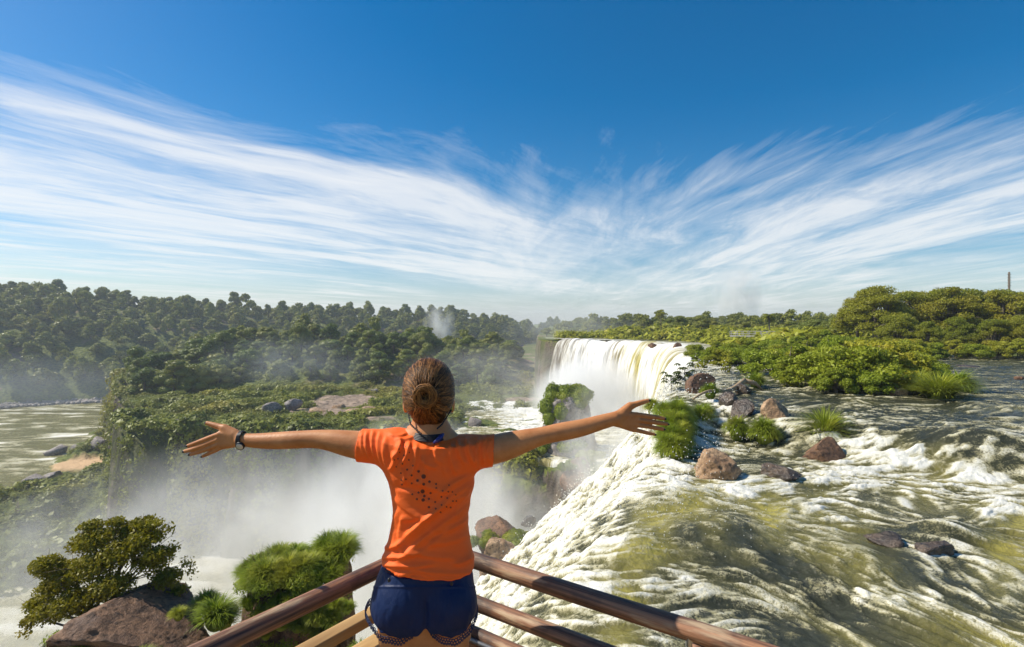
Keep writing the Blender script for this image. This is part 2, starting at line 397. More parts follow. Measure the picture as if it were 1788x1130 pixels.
FA_R = np.array([0,.3,.6,1.0,1.4,2]); FA_Z = np.array([0,-.3,-2.2,-8,-13,-13.6])
def drop(r, y):
    r = r*(1+.75*sstep(16, 36, y))
    w_ = sstep(48, 62, y); near = np.interp(r, AP_R, AP_Z); far = np.interp(r, FA_R, FA_Z)
    return near*(1-w_)+far*w_
SHORE = np.array([G(a, b, -30)[:2] for a, b in ((225,712),(180,745),(140,778),(108,796),(84,822),(60,845),(10,862))]+[(-190,112),(-190,60)]+
    [G(a, b, -30)[:2] for a, b in ((0,1052),(110,1025),(200,1000),(262,978))]+[(-60,80),(-40,74),(-20,73),(-6,63),(2,60),(8,50),(30,60),(30,130),(10,300),(-200,300)], dtype=float)
TER = np.array([(-62,85),(-59,80.5),(-52,79),(-44,77.5),(-38,77),(-30,78.5),(-21,77),(-14,75.5),(-9.4,74),(-6,70),(-1.8,66),(1,64),(4.6,63),(7.7,59),(13,52),(34,66),(34,128),(10,135),(0,185),(-118,185),(-128,172),(-104,140),(-84,112)], dtype=float)
FB = np.array([G(a, b, -30)[:2] for a, b in ((-500,735),(0,712),(210,699))]+[(-120,262),(0,330),(60,620),(60,2700),(-3000,2700),(-3000,200)], dtype=float)
def ridge(a):       # far hill: ridge distance and ground height along direction a = x / y
    px = a*F+894
    Yr = np.interp(px, [-600, 0, 340, 500, 700, 850, 940, 1000], [300, 300, 330, 350, 400, 470, 620, 900])
    tp = np.interp(px, [-600, 0, 100, 200, 340, 500, 700, 790, 850, 900, 940, 1000], [470, 489, 497, 507, 522, 530, 534, 540, 548, 557, 569, 571])
    return Yr, CZ-(tp-565)/F*Yr-8.5
def land_h(x, y):
    s = bs(x, y)
    h = np.full(x.shape, -31.5)
    n1 = fbm(x*.05, y*.05, None, 5, 11)-.5; n2 = fbm(x*.25, y*.25, None, 5, 21)-.5
    jx = x+8*(vnoise(x*.13, y*.13, None, 31)-.5)+2.4*(vnoise(x*.5, y*.5, None, 32)-.5); jy = y+8*(vnoise(x*.13, y*.13, None, 33)-.5)+2.4*(vnoise(x*.5, y*.5, None, 34)-.5)
    dS = -sdist(jx, jy, SHORE)
    low = -30.6+np.clip(dS, -2, 6)*.35+np.clip(dS-6, 0, 30)*.06+np.clip(dS, 0, 3)/3*(n2*4.5+n1*3)
    dT = sdist(jx, jy, TER)
    left = sstep(-.66, -.80, x/np.maximum(y, 1))*sstep(78, 92, y)
    slope = 9*(1-left)+4.5*left
    top = -12+n2*1.5+n1*1.6
    # wooded hill on the back of the terrace
    hill = 8.8*sstep(126, 158, y-8*(vnoise(x*.04, y*0, None, 5)-.5))*np.interp(x, [-118, -100, -86, -40, 0, 10], [.1, .55, 1.05, 1.0, .75, .5])
    hill *= 1-sstep(172, 195, y)
    top = top+hill
    # basin of the rapids on the terrace, right
    bas = np.exp(-(((x-12)/17)**4)-(((y-82)/24)**4)); top = top-bas*(.95-n2*1.2)
    ter = top-np.clip(dT, 0, 60)*slope
    land = np.maximum(low, np.where(dT < 0, top, ter)); land = np.where(dS > -3, land, -31.5)
    # far bank hill
    dF = -sdist(x, y, FB); a = x/np.maximum(y, 1); Yr, Zr = ridge(a); Yb = np.interp(a*F+894, [0, 210, 430, 894, 960], [212, 231, 262, 330, 600])
    tt = np.clip((y-Yb)/(Yr-Yb), 0, 1.6)
    hh = -30+(Zr+30)*(1-(1-np.clip(tt, 0, 1))**1.7)+n1*5*sstep(0, .2, tt)
    hh = np.where(tt > 1, np.maximum(Zr-(tt-1)*30, -4), hh)
    far = np.where(dF > 0, np.maximum(hh, -30.5+np.clip(dF, 0, 10)*.25), -31.5)
    h = np.maximum(land, far)
    # upper plateau
    ub = river_base(np.clip(x, -5, 60), np.clip(y, 3, 60))-.5
    plat = np.where(s > 0, ub, ub+drop(-s, y)-.55)
    rise = sstep(44, 62, y)*(1.3+n1*2.0+n2*.5)*sstep(8, 16, s); plat = plat+np.where(s > 0, rise, 0)
    plat = plat+sstep(300, 900, y)*8*sstep(0, 80, s)
    h = np.where(s > -21, np.maximum(plat, h*(s < -.2)+plat*(s >= -.2)), h)
    # near bank that carries the lookout
    nb = 2.0-6.5*np.clip(y-2.9+1.2*n2, 0, 9)-1.2*np.clip(x-1.0, 0, 20)
    nb = np.where(y < 8, nb, -40)
    return np.maximum(h, nb)
LX = None
def make_terrain():
    na, nr = 1000, 820
    a = np.tan(np.linspace(R(-64), R(64), na)); r = 2.5*np.exp(np.linspace(0, math.log(1500/2.5), nr))
    y = np.repeat(r[:, None], na, 1); x = y*a[None, :]
    z = land_h(x, y)
    sa = G(148, 812, -30); sand = np.exp(-((x-sa[0])/8.5)**2-((y-sa[1])/6.5)**2)
    sd = sstep(.42, .6, sand+.2*(vnoise(x*.4, y*.4, None, 8)-.5)); z = np.where(sd > .05, np.maximum(z*(1-sd)+(-29.5)*sd, -29.9), z)
    V = np.stack([x, y, z], -1).reshape(-1, 3)
    me = mesh_np('terrain', V, grid_faces(nr, na), M['terrain'], True, {'sand': sd.ravel(), 'bare': (sstep(.56, .63, fbm(x*.055+3, y*.07, None, 3, 78))*(sdist(x, y, TER) < 0)*(y < 124)).ravel()})
    o = struct(obj('ground', me)); return o
make_terrain()
# bank behind the camera
gx, gy = np.meshgrid(np.linspace(-160, 160, 60), np.linspace(-160, 2.6, 40)); gz = np.minimum(2.0-1.2*np.clip(gx-1.0, 0, 2.2), 2)-.06
struct(obj('bank', mesh_np('bank', np.stack([gx, gy, gz], -1).reshape(-1, 3), grid_faces(40, 60), M['terrain'], True, {'sand': np.zeros(gx.size), 'bare': np.zeros(gx.size)})))

# ------------------------------------------------------------------ near river with its apron of white water
CP = np.array([(1100,850,.95,.1),(1180,830,.8,.3),(1300,860,.75,.6),(1450,875,.72,.7),(1600,875,.74,.7),(1750,895,.75,.6),(1500,905,.6,.7),(1380,830,.7,.4),(1700,840,.8,.5),(1500,840,.75,.4),
 (1140,900,.35,.95),(1200,880,.28,1),(1350,905,.2,.95),(1500,960,.2,.5),(1200,930,.12,.1),(1300,930,.08,.05),(1250,1000,.22,.2),(1350,980,.25,.2),(1450,1000,.12,.3),(1550,980,.08,.45),
 (1105,980,.45,.9),(1085,1040,.4,.95),(1075,1110,.45,.9),(1140,960,.3,.9),(1000,950,.93,.2),(950,900,.97,0),(1000,1000,.8,.35),(930,1050,.9,.1),(880,1000,.85,.2),(1050,900,.9,.2),(1020,1060,.7,.5),(900,1110,.8,.2),(1000,1110,.65,.5),
 (1150,1020,.6,.3),(1190,1020,.75,.1),(1200,1100,.8,.0),(1250,1060,.5,0),(1400,1100,.1,.1),(1300,1110,.6,0),(1350,1040,.45,.3),(1460,1060,.3,.2),
 (1500,1040,.6,.3),(1600,1055,.68,.4),(1700,1000,.62,.3),(1788,1050,.3,.2),(1650,1100,.15,.5),(1750,1120,.5,.7),(1550,1110,.1,.4),(1720,1070,.6,.4),
 (1600,930,.75,.2),(1650,955,.8,.1),(1750,960,.15,.85),(1788,920,.4,.8),(1400,930,.35,.4),(1560,940,.6,.3),
 (1250,740,.85,.1),(1350,760,.75,.1),(1500,765,.8,.1),(1600,750,.35,.05),(1700,740,.3,.0),(1550,720,.3,0),(1700,785,.6,.1),(1600,800,.85,.4),(1650,810,.6,.7),(1788,770,.5,0),(1750,800,.55,.2),
 (1300,690,.3,.1),(1450,700,.28,.15),(1600,700,.4,.2),(1750,690,.28,.1),(1750,650,.05,.1),(1788,720,.35,.2),(1700,660,.2,.1),(1250,715,.75,0),(1200,700,.6,.2),(1230,790,.6,.3),(1330,805,.25,.15),(1400,790,.3,.1),(1100,800,.95,0),(1050,840,1,0)], dtype=float)
def idw(px, py, cp, pw=3.0):
    num = [0]*(cp.shape[1]-2); den = 0
    for c in cp:
        w_ = 1/(((px-c[0])/1.25)**2+((py-c[1]))**2+60)**(pw/2); den = den+w_
        for k in range(len(num)): num[k] = num[k]+w_*c[2+k]
    return [n/den for n in num]
def make_river():
    Y = np.concatenate([5.2*np.exp(np.linspace(0, math.log(64/5.2), 760))])
    sc_ = np.concatenate([np.linspace(-21, -9, 50)[:-1], np.linspace(-9, 0, 260)[:-1], np.linspace(0, 9, 420)[:-1], 9*np.exp(np.linspace(0, math.log(110/9), 240))])
    y = np.repeat(Y[:, None], len(sc_), 1); s = np.repeat(sc_[None, :], len(Y), 0)
    kk = np.clip(y/12, .6, 1.0); s = np.where((s > 0), s*np.clip(y/11, .75, 6)**.85, s)
    x = xb(y)+s
    d_ = bs(x, y)
    z = river_base(x, y)+np.where(d_ < 0, drop(-d_, np.minimum(y, 46)), 0)
    # flow direction
    px = x/y*F+894; py = 565+(CZ-np.minimum(z, 2))/y*F
    foam, yel = idw(px, np.clip(py, 600, 1250), CP)
    low = d_ < -1.0; foam = np.where(low, foam*.55+.45*(.66+.7*(vnoise(x*.35, y*.9, z*.1, 44)-.5)), foam)
    a_ = sstep(13.5, 9.5, y)*sstep(3.0, 5.0, x)
    vx = -1*(1-a_)-.38*a_; vy = .12*(1-a_)+.92*a_; vx = np.where(d_ < 0, -1, vx); vy = np.where(d_ < 0, .15, vy)
    L = np.hypot(vx, vy); vx /= L; vy /= L
    wx = 1.4*(vnoise(x*.5, y*.5, None, 61)-.5); wy = 1.4*(vnoise(x*.5, y*.5, None, 62)-.5)
    def lic(fr, n, step, seed, o=2):
        acc = 0
        for k in range(-n, n+1):
            qx = x+vx*k*step+wx; qy = y+vy*k*step+wy
            acc = acc+fbm(qx*fr, qy*fr, z*fr*.7, o, seed)
        return rank01(acc)
    f1 = lic(1.1, 3, .30, 71); f2 = lic(3.2, 3, .10, 81); f3 = fbm(x*7, y*7, z*5, 3, 91); f4 = lic(6.5, 3, .05, 95, 1)
    f5 = lic(12, 4, .035, 97, 1); st = rank01(f1*.42+f2*.52+f4*.60+f5*.60)
    foam = foam*.87-.15*sstep(.80, .45, foam)*(d_ > 0); fo = np.clip(.5+(st-(1-foam))*.95, -.25, .98)
    amp = .045+.06*sstep(.25, .8, foam)+.05*sstep(0, -4, d_)
    amp = amp*np.clip(1-(y-22)/60, .35, 1)*np.clip(y/12, .7, 1)
    dz_ = amp*((f1-.5)*1.1+(st-.5)*.30)+amp*.22*(f3-.5)+.07*(f2-.5)+.035*(f4-.5)+.016*(f5-.5)
    sp_ = .10*sstep(.86, 1, st)*foam*fbm(x*9, y*9, z*3, 2, 99)
    z = z+dz_+sp_
    x = x-np.where(d_ < 0, (dz_)*.9*sstep(0, -2, d_), 0)
    V = np.stack([x, y, z], -1).reshape(-1, 3)
    me = mesh_np('river', V, grid_faces(len(Y), len(sc_)), M['water'], True, {'foam': fo.ravel(), 'yellow': (np.clip(yel*1.05-.08+.45*(f1-.5), 0, 1)**1.5).ravel()})
    struct(obj('river', me))
make_river()
# upper river farther back
def make_upper():
    Y = np.linspace(62, 118, 70); X = np.linspace(0, 150, 200)
    x, y = np.meshgrid(X, Y); s = bs(x, y); z = np.where(s > -.4, 1.2+.10*fbm(x*.8, y*.8, None, 3, 4), -15)
    fo = np.clip(fbm(x*.3, y*1.2, None, 4, 14)*1.2-.25+.5*sstep(5, 0, s), 0, 1)
    V = np.stack([x, y, z], -1).reshape(-1, 3); Fq = grid_faces(70, 200)
    keep = (s.ravel()[Fq] > -.4).all(1)
    struct(obj('upper_river', mesh_np('upper_river', V, Fq[keep], M['far_water'], True, {'foam': fo.ravel(), 'yellow': np.full(fo.size, .25)})))
make_upper()
# great fall round the far brink
def curtain(name, poly, z0, z1, run, seed, foamf, yelf, label=None, n=700, m=70, amp=.55):
    p = smooth_poly(np.asarray(poly, dtype=float), 8); seg = np.hypot(*np.diff(p, axis=0).T); arc = np.concatenate([[0], np.cumsum(seg)])
    a = np.linspace(0, arc[-1], n); X = np.interp(a, arc, p[:, 0]); Y = np.interp(a, arc, p[:, 1])
    tx = np.gradient(X); ty = np.gradient(Y); L = np.hypot(tx, ty); nx, ny = ty/L, -tx/L
    k_ = np.ones(41)/41; nx = np.convolve(np.pad(nx, 20, 'edge'), k_, 'valid'); ny = np.convolve(np.pad(ny, 20, 'edge'), k_, 'valid')
    if np.mean(ny) > 0 or (abs(np.mean(ny)) < .2 and np.mean(nx) > 0): nx, ny = -nx, -ny
    v = np.linspace(0, 1, m); vv = np.concatenate([[-.12, -.05], v]); A, Vv = np.meshgrid(a, vv)
    T = np.clip(Vv, 0, 1); H = z0-z1
    off = run*(1-(1-T)**2)**.5*1.0+np.minimum(Vv, 0)*4*-(-1)
    off = off*np.interp(Y, [30, 54], [.25, 1])[None, :]
    rib = fbm(A*.42+T*.4, T*.9, None, 5, seed, .6)-.5; fine = fbm(A*2.6, T*3.0, None, 3, seed+9)-.5
    off = off+((rib*amp*2.2+fine*amp*.7)*sstep(0, .25, T)+(vnoise(A*.35, A*0, None, seed+3)-.5)*1.2)*np.interp(Y, [30, 54], [.2, 1])[None, :]
    z = z0-H*T**1.25-.5*np.maximum(rib, 0)+.5*(vnoise(A*1.2, A*0, None, seed+5)-.5)
    x = X[None, :]+nx[None, :]*off; y = Y[None, :]+ny[None, :]*off
    px = x/y*F+894
    fo = np.clip(foamf(px, T, A)+1.7*(rib)+.5*fine, -.3, 1.2); ye = np.clip(yelf(px, T, A)+.6*(rib+fine), 0, 1)
    V = np.stack([x, y, z], -1).reshape(-1, 3)
    me = mesh_np(name, V, grid_faces(len(vv), n), M['fall'], True, {'foam': fo.ravel(), 'yellow': ye.ravel()}, uv=np.stack([A.ravel(), (T*H).ravel()], -1))
    return struct(obj(name, me))
far_poly = [(x, y) for x, y in BRS if 30 < y < 111.5]
def ff(px, T, A): return .74-.55*sstep(.60, .74, vnoise(A*.16, A*0, None, 71))*(.35+.65*sstep(.0, .3, T))*(px < 1090)-.45*np.exp(-((px-1108-10*T)/16)**2)*sstep(.1, .3, T)-.30*np.exp(-((px-1148)/24)**2)+.2*sstep(.5, 1, T)
def fy(px, T, A): return .15+.85*np.exp(-((px-1150+18*T)/32)**2)*(1-.3*T)+.7*np.exp(-((px-1105)/22)**2)+.5*np.exp(-((px-1190)/14)**2)
curtain('waterfall', far_poly, 1.22, -13.6, 4.4, 5, ff, fy)
# second step, from the terrace into the gorge
curtain('lower_waterfall', [(-.6,64.4),(.8,63.2),(2.2,62.4),(4.6,61.5),(6.6,60.0),(8.6,57.0)], -11.8, -26, 1.2, 15, lambda px, T, A: .62+.2*T-.40*np.exp(-((px-905)/8)**2)-.3*np.exp(-((px-945)/6)**2), lambda px, T, A: .85-.3*T, n=260)
curtain('thin_waterfall', [(-1.0,66.2),(.2,65.4)], -11.8, -26, .8, 17, lambda px, T, A: .8+0*T, lambda px, T, A: .2+0*T, n=60, amp=.3)
curtain('veil_waterfall', [(-6.4,71.4),(-4.6,70.4)], -11.6, -27, .8, 19, lambda px, T, A: .7+0*T, lambda px, T, A: .2+0*T, n=60, amp=.3)
# rapids on the terrace
def make_terrace_water():
    X = np.linspace(-13, 30, 330); Y = np.linspace(52, 110, 330); x, y = np.meshgrid(X, Y); dT = sdist(x, y, TER)
    f1 = fbm(x*.5, y*1.2, None, 5, 24); z = -12.15+.7*(f1-.5)+.35*(fbm(x*2, y*2, None, 3, 25)-.5)
    px = x/y*F+894
    z = z-np.clip(x*0+(-8-x), 0, 10)*.1
    fo = np.clip(f1*1.8-.50+.5*sstep(95, 104, y)+.65*np.exp(-((px-920)/50)**2)+.25*np.exp(-((px-1060)/60)**2), 0, 1.1)
    keep = (dT.ravel()[grid_faces(330, 330)] < .2).all(1)
    struct(obj('terrace_stream', mesh_np('terrace_stream', np.stack([x, y, z], -1).reshape(-1, 3), grid_faces(330, 330)[keep], M['far_water'], True, {'foam': fo.ravel(), 'yellow': np.full(x.size, .5)})))
make_terrace_water()
# the gorge river
def make_gorge():
    na, nr = 560, 620
    a = np.tan(np.linspace(R(-60), R(25), na)); r = 14*np.exp(np.linspace(0, math.log(700/14), nr))
    y = np.repeat(r[:, None], na, 1); x = y*a[None, :]
    wx = 7*(fbm(x*.05, y*.05, None, 3, 51)-.5); f = fbm((x+wx)*.12, (y+wx)*.42, None, 5, 52); g_ = 1-np.abs(2*fbm((x+wx)*.06, (y-wx)*.22, None, 4, 53)-1)
    near = sstep(92, 74, y)*sstep(-80, -66, x)+sstep(78, 64, y)
    near = np.clip(near, 0, 1)
    fo = np.clip((f-.5)*1.7+(g_-.72)*1.3*(1-near)+.16+.34*near, -.1, 1.0)
    hh = .30*(f-.5)*(1+2.2*near)+.5*near*(fbm(x*.7, y*.7, None, 4, 54)-.5)
    g1 = G(150, 758, -30); g2 = G(105, 778, -30)
    strk = np.exp(-(((y-g1[1])-.25*(x-g1[0])+3*np.sin(x*.12))/1.6)**2)*sstep(-150, -140, x)*sstep(-112, -118, x)
    fo = np.clip(fo+strk, -.1, 1.05)
    struct(obj('gorge_river', mesh_np('gorge_river', np.stack([x, y, -30+hh], -1).reshape(-1, 3), grid_faces(nr, na), M['far_water'], True, {'foam': fo.ravel(), 'yellow': (.52+.10*near).ravel()})))
make_gorge()
# ------------------------------------------------------------------ plants
def leaves(C, N, size, r, aspect=.5, droop=0.0, spread=.8):
    "one rhombic folded leaf per centre C, facing roughly N"
    n = len(C); N = N+r.normal(0, spread, (n, 3)); N /= np.linalg.norm(N, axis=1)[:, None]+1e-9
    D = r.normal(0, 1, (n, 3)); D[:, 2] -= droop; D -= (D*N).sum(1)[:, None]*N; D /= np.linalg.norm(D, axis=1)[:, None]+1e-9
    B = np.cross(N, D); s = (size*r.uniform(.6, 1.35, n))[:, None]
    p0 = C-D*s*.5; p2 = C+D*s*.5; mid = C+D*s*.05; fold = N*s*.10
    V = np.stack([p0, mid+B*s*aspect*.5-fold, p2, mid-B*s*aspect*.5-fold], 1).reshape(-1, 3)
    Q = np.arange(n*4).reshape(-1, 4); return V, Q
def lobes_crown(r, k, rad, h, flat=.75, lo=.25, lsz=(.34, .55)):
    "lobe centres and radii filling a dome"
    out = []
    for i in range(k):
        th = i*2.399+r.uniform(-.3, .3); q = math.sqrt((i+.5)/k); rr = q*rad*.72
        zz = h*(lo+(1-lo)*(1-q**2)*.72+r.uniform(-.08, .12)*(1-lo)); R_ = rad*r.uniform(*lsz)
        out.append((rr*math.cos(th), rr*math.sin(th), zz, R_, R_*flat*r.uniform(.85, 1.15)))
    return np.array(out)
def fill_lobes(mb, L, n, size, r, m=0, core=.8, aspect=.5, csub=2, under=.25, shell=.22, droop=0.0, spread=.7):
    w_ = L[:, 3]**2; idx = r.choice(len(L), n, p=w_/w_.sum()); l = L[idx]
    D = r.normal(0, 1, (n, 3)); D /= np.linalg.norm(D, axis=1)[:, None]
    flip = (D[:, 2] < -.1) & (r.random(n) > under); D[flip, 2] *= -1
    q = 1+shell*(r.random(n)**.8-.8)+.18*(fbm(D[:, 0]*2.2+idx, D[:, 1]*2.2, D[:, 2]*2.2, 2, 3)-.5)*2
    C = l[:, :3]+D*np.stack([l[:, 3]*q, l[:, 3]*q, l[:, 4]*q], 1)
    tint = .32+.36*fbm(C[:, 0]/L[:, 3].mean()*1.3, C[:, 1]/L[:, 3].mean()*1.3, C[:, 2]/L[:, 3].mean()*1.3, 2, int(r.integers(99)))+.35*r.random(n)
    V, Q = leaves(C, D, size, r, aspect, droop, spread); mb.add(V, Q, np.repeat(tint, 4), m)
    if core:
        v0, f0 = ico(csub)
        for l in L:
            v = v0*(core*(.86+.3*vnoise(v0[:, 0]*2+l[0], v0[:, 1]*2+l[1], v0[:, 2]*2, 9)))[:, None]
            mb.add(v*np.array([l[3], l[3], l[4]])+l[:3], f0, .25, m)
def crown_mesh(name, seed, k, rad, h, n, size, mat, trunk=None, flat=.75, lo=.3, core=.8, aspect=.5, lsz=(.34, .55), **kw):
    r = np.random.default_rng(seed); mb = MB(); L = lobes_crown(r, k, rad, h, flat, lo, lsz)
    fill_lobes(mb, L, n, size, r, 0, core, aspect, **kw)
    if trunk:
        add_tube(mb, [(0, 0, -1), (.1, 0, h*.4), (0, .1, h*.8)], [trunk, trunk*.7, trunk*.3], 6, m=1)
        return mb.mesh(name, smooth=False, mats=[mat, M['bark']]), L
    return mb.mesh(name, mat, smooth=False), L
def limbs_mesh(name, L, seed, base_r, h, mat, stems=1, n=3, start=.25):
    r = np.random.default_rng(seed); mb = MB()
    for s_ in range(stems):
        ox, oy = (r.uniform(-.15, .15, 2)*h if stems > 1 else (0, 0))
        add_tube(mb, [(ox, oy, -.4), (ox*1.1+.02*h, oy, h*start), (ox*1.3, oy+.03*h, h*.55), (ox*1.4-.02*h, oy, h*.8)], [base_r*1.25, base_r, base_r*.7, base_r*.3], 9, jit=.5)
    for l in L:
        a = np.array([0, 0, h*(start+.15*r.random())]); b = l[:3]; mid = a*.45+b*.55+r.normal(0, .04*h, 3); mid[2] -= .03*h
        add_tube(mb, [a, mid, b], [base_r*.5, base_r*.3, base_r*.10], 6)
        for j in range(n):
            e = b+r.normal(0, 1, 3)*np.array([l[3], l[3], l[4]])*.75
            add_tube(mb, [mid*.4+b*.6, (b+e)*.5+r.normal(0, .03*h, 3), e], [base_r*.2, base_r*.12, base_r*.04], 4)
    return mb.mesh(name, mat, True)
def tuft_mesh(name, seed, n, rad, length, w, mat, droop=1.0, seg=5, mound=.3, up=.9, lean=(0, 0)):
    "a grass tussock: arching blades from a mound"
    r = np.random.default_rng(seed); th = r.uniform(0, 2*math.pi, n); q = np.sqrt(r.random(n)); 
    root = np.stack([rad*q*np.cos(th), rad*q*np.sin(th), mound*(1-q**2)], 1)
    ph = th+r.normal(0, .55, n); out = .12+.75*q*r.uniform(.5, 1.2, n); Ln = length*r.uniform(.55, 1.15, n)
    D = np.stack([np.cos(ph), np.sin(ph)], 1); B = np.stack([-np.sin(ph), np.cos(ph), np.zeros(n)], 1)
    V = np.zeros((n, (seg+1)*2, 3)); ax = np.zeros(n); az_ = np.zeros(n); el_ = np.arccos(np.clip(out*.75, 0, .95))
    P0 = root.copy(); wob = r.normal(0, .12, n)
    for i in range(seg+1):
        t_ = i/seg; ww = w*(1-t_**1.6)*.5+w*.03
        V[:, 2*i] = P0-B*ww; V[:, 2*i+1] = P0+B*ww
        e = el_-droop*(.35+q*.8)*t_**1.3*1.7; dl = Ln/seg
        step = np.stack([D[:, 0]*np.cos(e)*dl+wob*B[:, 0]*dl+lean[0]*dl*t_, D[:, 1]*np.cos(e)*dl+wob*B[:, 1]*dl+lean[1]*dl*t_, np.sin(e)*dl*up], 1); P0 = P0+step
    k = (seg+1)*2; base = (np.arange(n)*k)[:, None]; Q = []
    for i in range(seg): Q.append(np.stack([base[:, 0]+2*i, base[:, 0]+2*i+1, base[:, 0]+2*i+3, base[:, 0]+2*i+2], 1))
    tint = np.repeat(r.uniform(.1, .9, n), k)+np.tile(np.repeat(np.linspace(-.15, .2, seg+1), 2), n)
    mb = MB(); mb.add(V.reshape(-1, 3), np.concatenate(Q), tint)
    v0, f0 = ico(3); vv = v0*np.array([rad*.9, rad*.9, mound+length*.12]); mb.add(vv, f0, .15)
    return mb.mesh(name, mat, False)
def rock_mesh(name, seed, size, mat, planes=16, sub=5, rough=.14, cut=(.42, .85), flatb=True, fr=2.0):
    r = np.random.default_rng(seed); v, f = ico(sub); v = v.copy()
    for i in range(planes):
        n = r.normal(0, 1, 3); n /= np.linalg.norm(n); d0 = r.uniform(*cut); dd = v@n-d0; m = dd > 0; v[m] -= np.outer(dd[m], n)*.93
    rd = 1-np.abs(2*fbm(v[:, 0]*fr*1.6+seed, v[:, 1]*fr*1.6, v[:, 2]*fr*2.2, 5, seed, .6)-1); v = v*(1+rough*1.6*(fbm(v[:, 0]*fr+seed, v[:, 1]*fr, v[:, 2]*fr, 4, seed)-.5)-rough*1.6*np.maximum(rd-.72, 0)+rough*.6*(fbm(v[:, 0]*9+seed, v[:, 1]*9, v[:, 2]*9, 3, seed+3)-.5))[:, None]
    return mesh_np(name, v*np.asarray(size), f, mat, True)
def zland(x, y):
    return float(land_h(np.array([[float(x)]]), np.array([[float(y)]]))[0, 0])

# --- wooded hillsides: one object per tree for the 300 that show largest, the rest as one wood
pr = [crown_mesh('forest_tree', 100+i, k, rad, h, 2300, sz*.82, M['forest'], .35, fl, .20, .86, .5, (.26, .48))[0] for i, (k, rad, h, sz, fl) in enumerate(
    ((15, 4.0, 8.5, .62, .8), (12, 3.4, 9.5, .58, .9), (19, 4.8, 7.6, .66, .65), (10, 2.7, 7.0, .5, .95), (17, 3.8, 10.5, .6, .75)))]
lowr = []
for i in range(4):
    r = np.random.default_rng(300+i); mb = MB(); L = lobes_crown(r, (14, 9, 18, 11)[i], (4.2, 3.5, 5.0, 3.8)[i], (9, 10, 8, 11)[i], (.8, .9, .65, .8)[i], .3, (.22, .46))
    fill_lobes(mb, L, 520, .95, r, 0, .80, csub=1, aspect=.6, spread=.9)
    lowr.append((np.concatenate(mb.V), np.concatenate(mb.Q), np.concatenate(mb.T), np.concatenate(mb.A)))
cand = []
def scatter(n, fx, seed, mind):
    r = np.random.default_rng(seed); pts = []; cell = {}
    for i in range(n):
        x, y, md = fx(r)
        k = (int(x//mind), int(y//mind)); ok = True
        for a in (-1, 0, 1):
            for b in (-1, 0, 1):
                for (qx, qy) in cell.get((k[0]+a, k[1]+b), ()):
                    if (qx-x)**2+(qy-y)**2 < md*md: ok = False; break
                if not ok: break
            if not ok: break
        if ok: cell.setdefault(k, []).append((x, y)); pts.append((x, y))
    return np.array(pts)
# middle hill on the terrace
def fx(r): return r.uniform(-125, 14), r.uniform(122, 172), 4.6
mh = scatter(3200, fx, 5, 5); dT = sdist(mh[:, 0], mh[:, 1], TER); a_ = mh[:, 0]/mh[:, 1]*F+894
ys = np.interp(a_, [230, 300, 400, 480, 640, 700, 900, 960], [122, 124, 130, 137, 133, 131, 124, 122])
mh = mh[(dT < 3) & (mh[:, 1] > ys+6*(vnoise(mh[:, 0]*.1, mh[:, 1]*0, None, 3)-.5)) & (mh[:, 0] > -.735*mh[:, 1]) & (bs(mh[:, 0], mh[:, 1]) < -5)]
zz = land_h(mh[:, 0][None], mh[:, 1][None])[0]
r = np.random.default_rng(9); ordr = np.argsort(mh[:, 1]); mh = mh[ordr]; zz = zz[ordr]; NI = 0
def side(px): return 'left end' if px < 430 else ('middle' if px < 700 else 'right end')
rest = []
for i, ((x, y), z) in enumerate(zip(mh, zz)):
    s_ = r.uniform(.6, 1.12); k_ = int(r.integers(5))
    if NI < 205 and y < 168:
        o = obj('forest_tree', pr[k_], None, (x, y, z-.8), (0, 0, r.uniform(0, 6.28)), (s_*r.uniform(.85, 1.15), s_, s_*r.uniform(.72, .98)))
        px = x/y*F+894
        lab = {0: 'broad domed green tree', 1: 'tall narrow-crowned green tree', 2: 'wide flat-topped green tree', 3: 'small rounded green tree', 4: 'high lumpy-crowned green tree'}[k_]
        tag(o, f"{lab} on the middle hill, {side(px)}, {'front' if y < 140 else 'upper'} rows", 'tree', 'trees of the wood on the middle hill'); NI += 1
    else: rest.append((x, y, z, s_))
# far hill across the gorge river
def fx2(r):
    a = r.uniform(-1.15, .09); Yb = np.interp(a*F+894, [0, 210, 430, 894, 960], [212, 231, 262, 330, 600]); Yr, _ = ridge(a)
    q = r.random()**.8; y = Yb+6+(Yr+22-Yb)*q; return a*y, y, 5.2+y*.006
fh = scatter(11000, fx2, 15, 9); zf = land_h(fh[:, 0][None], fh[:, 1][None])[0]
hid = []
for (x, y), z in zip(fh, zf):
    Yr, Zr = ridge(x/y); px = x/y*F+894; rest.append((x, y, z, r.uniform(.8, 1.3)))
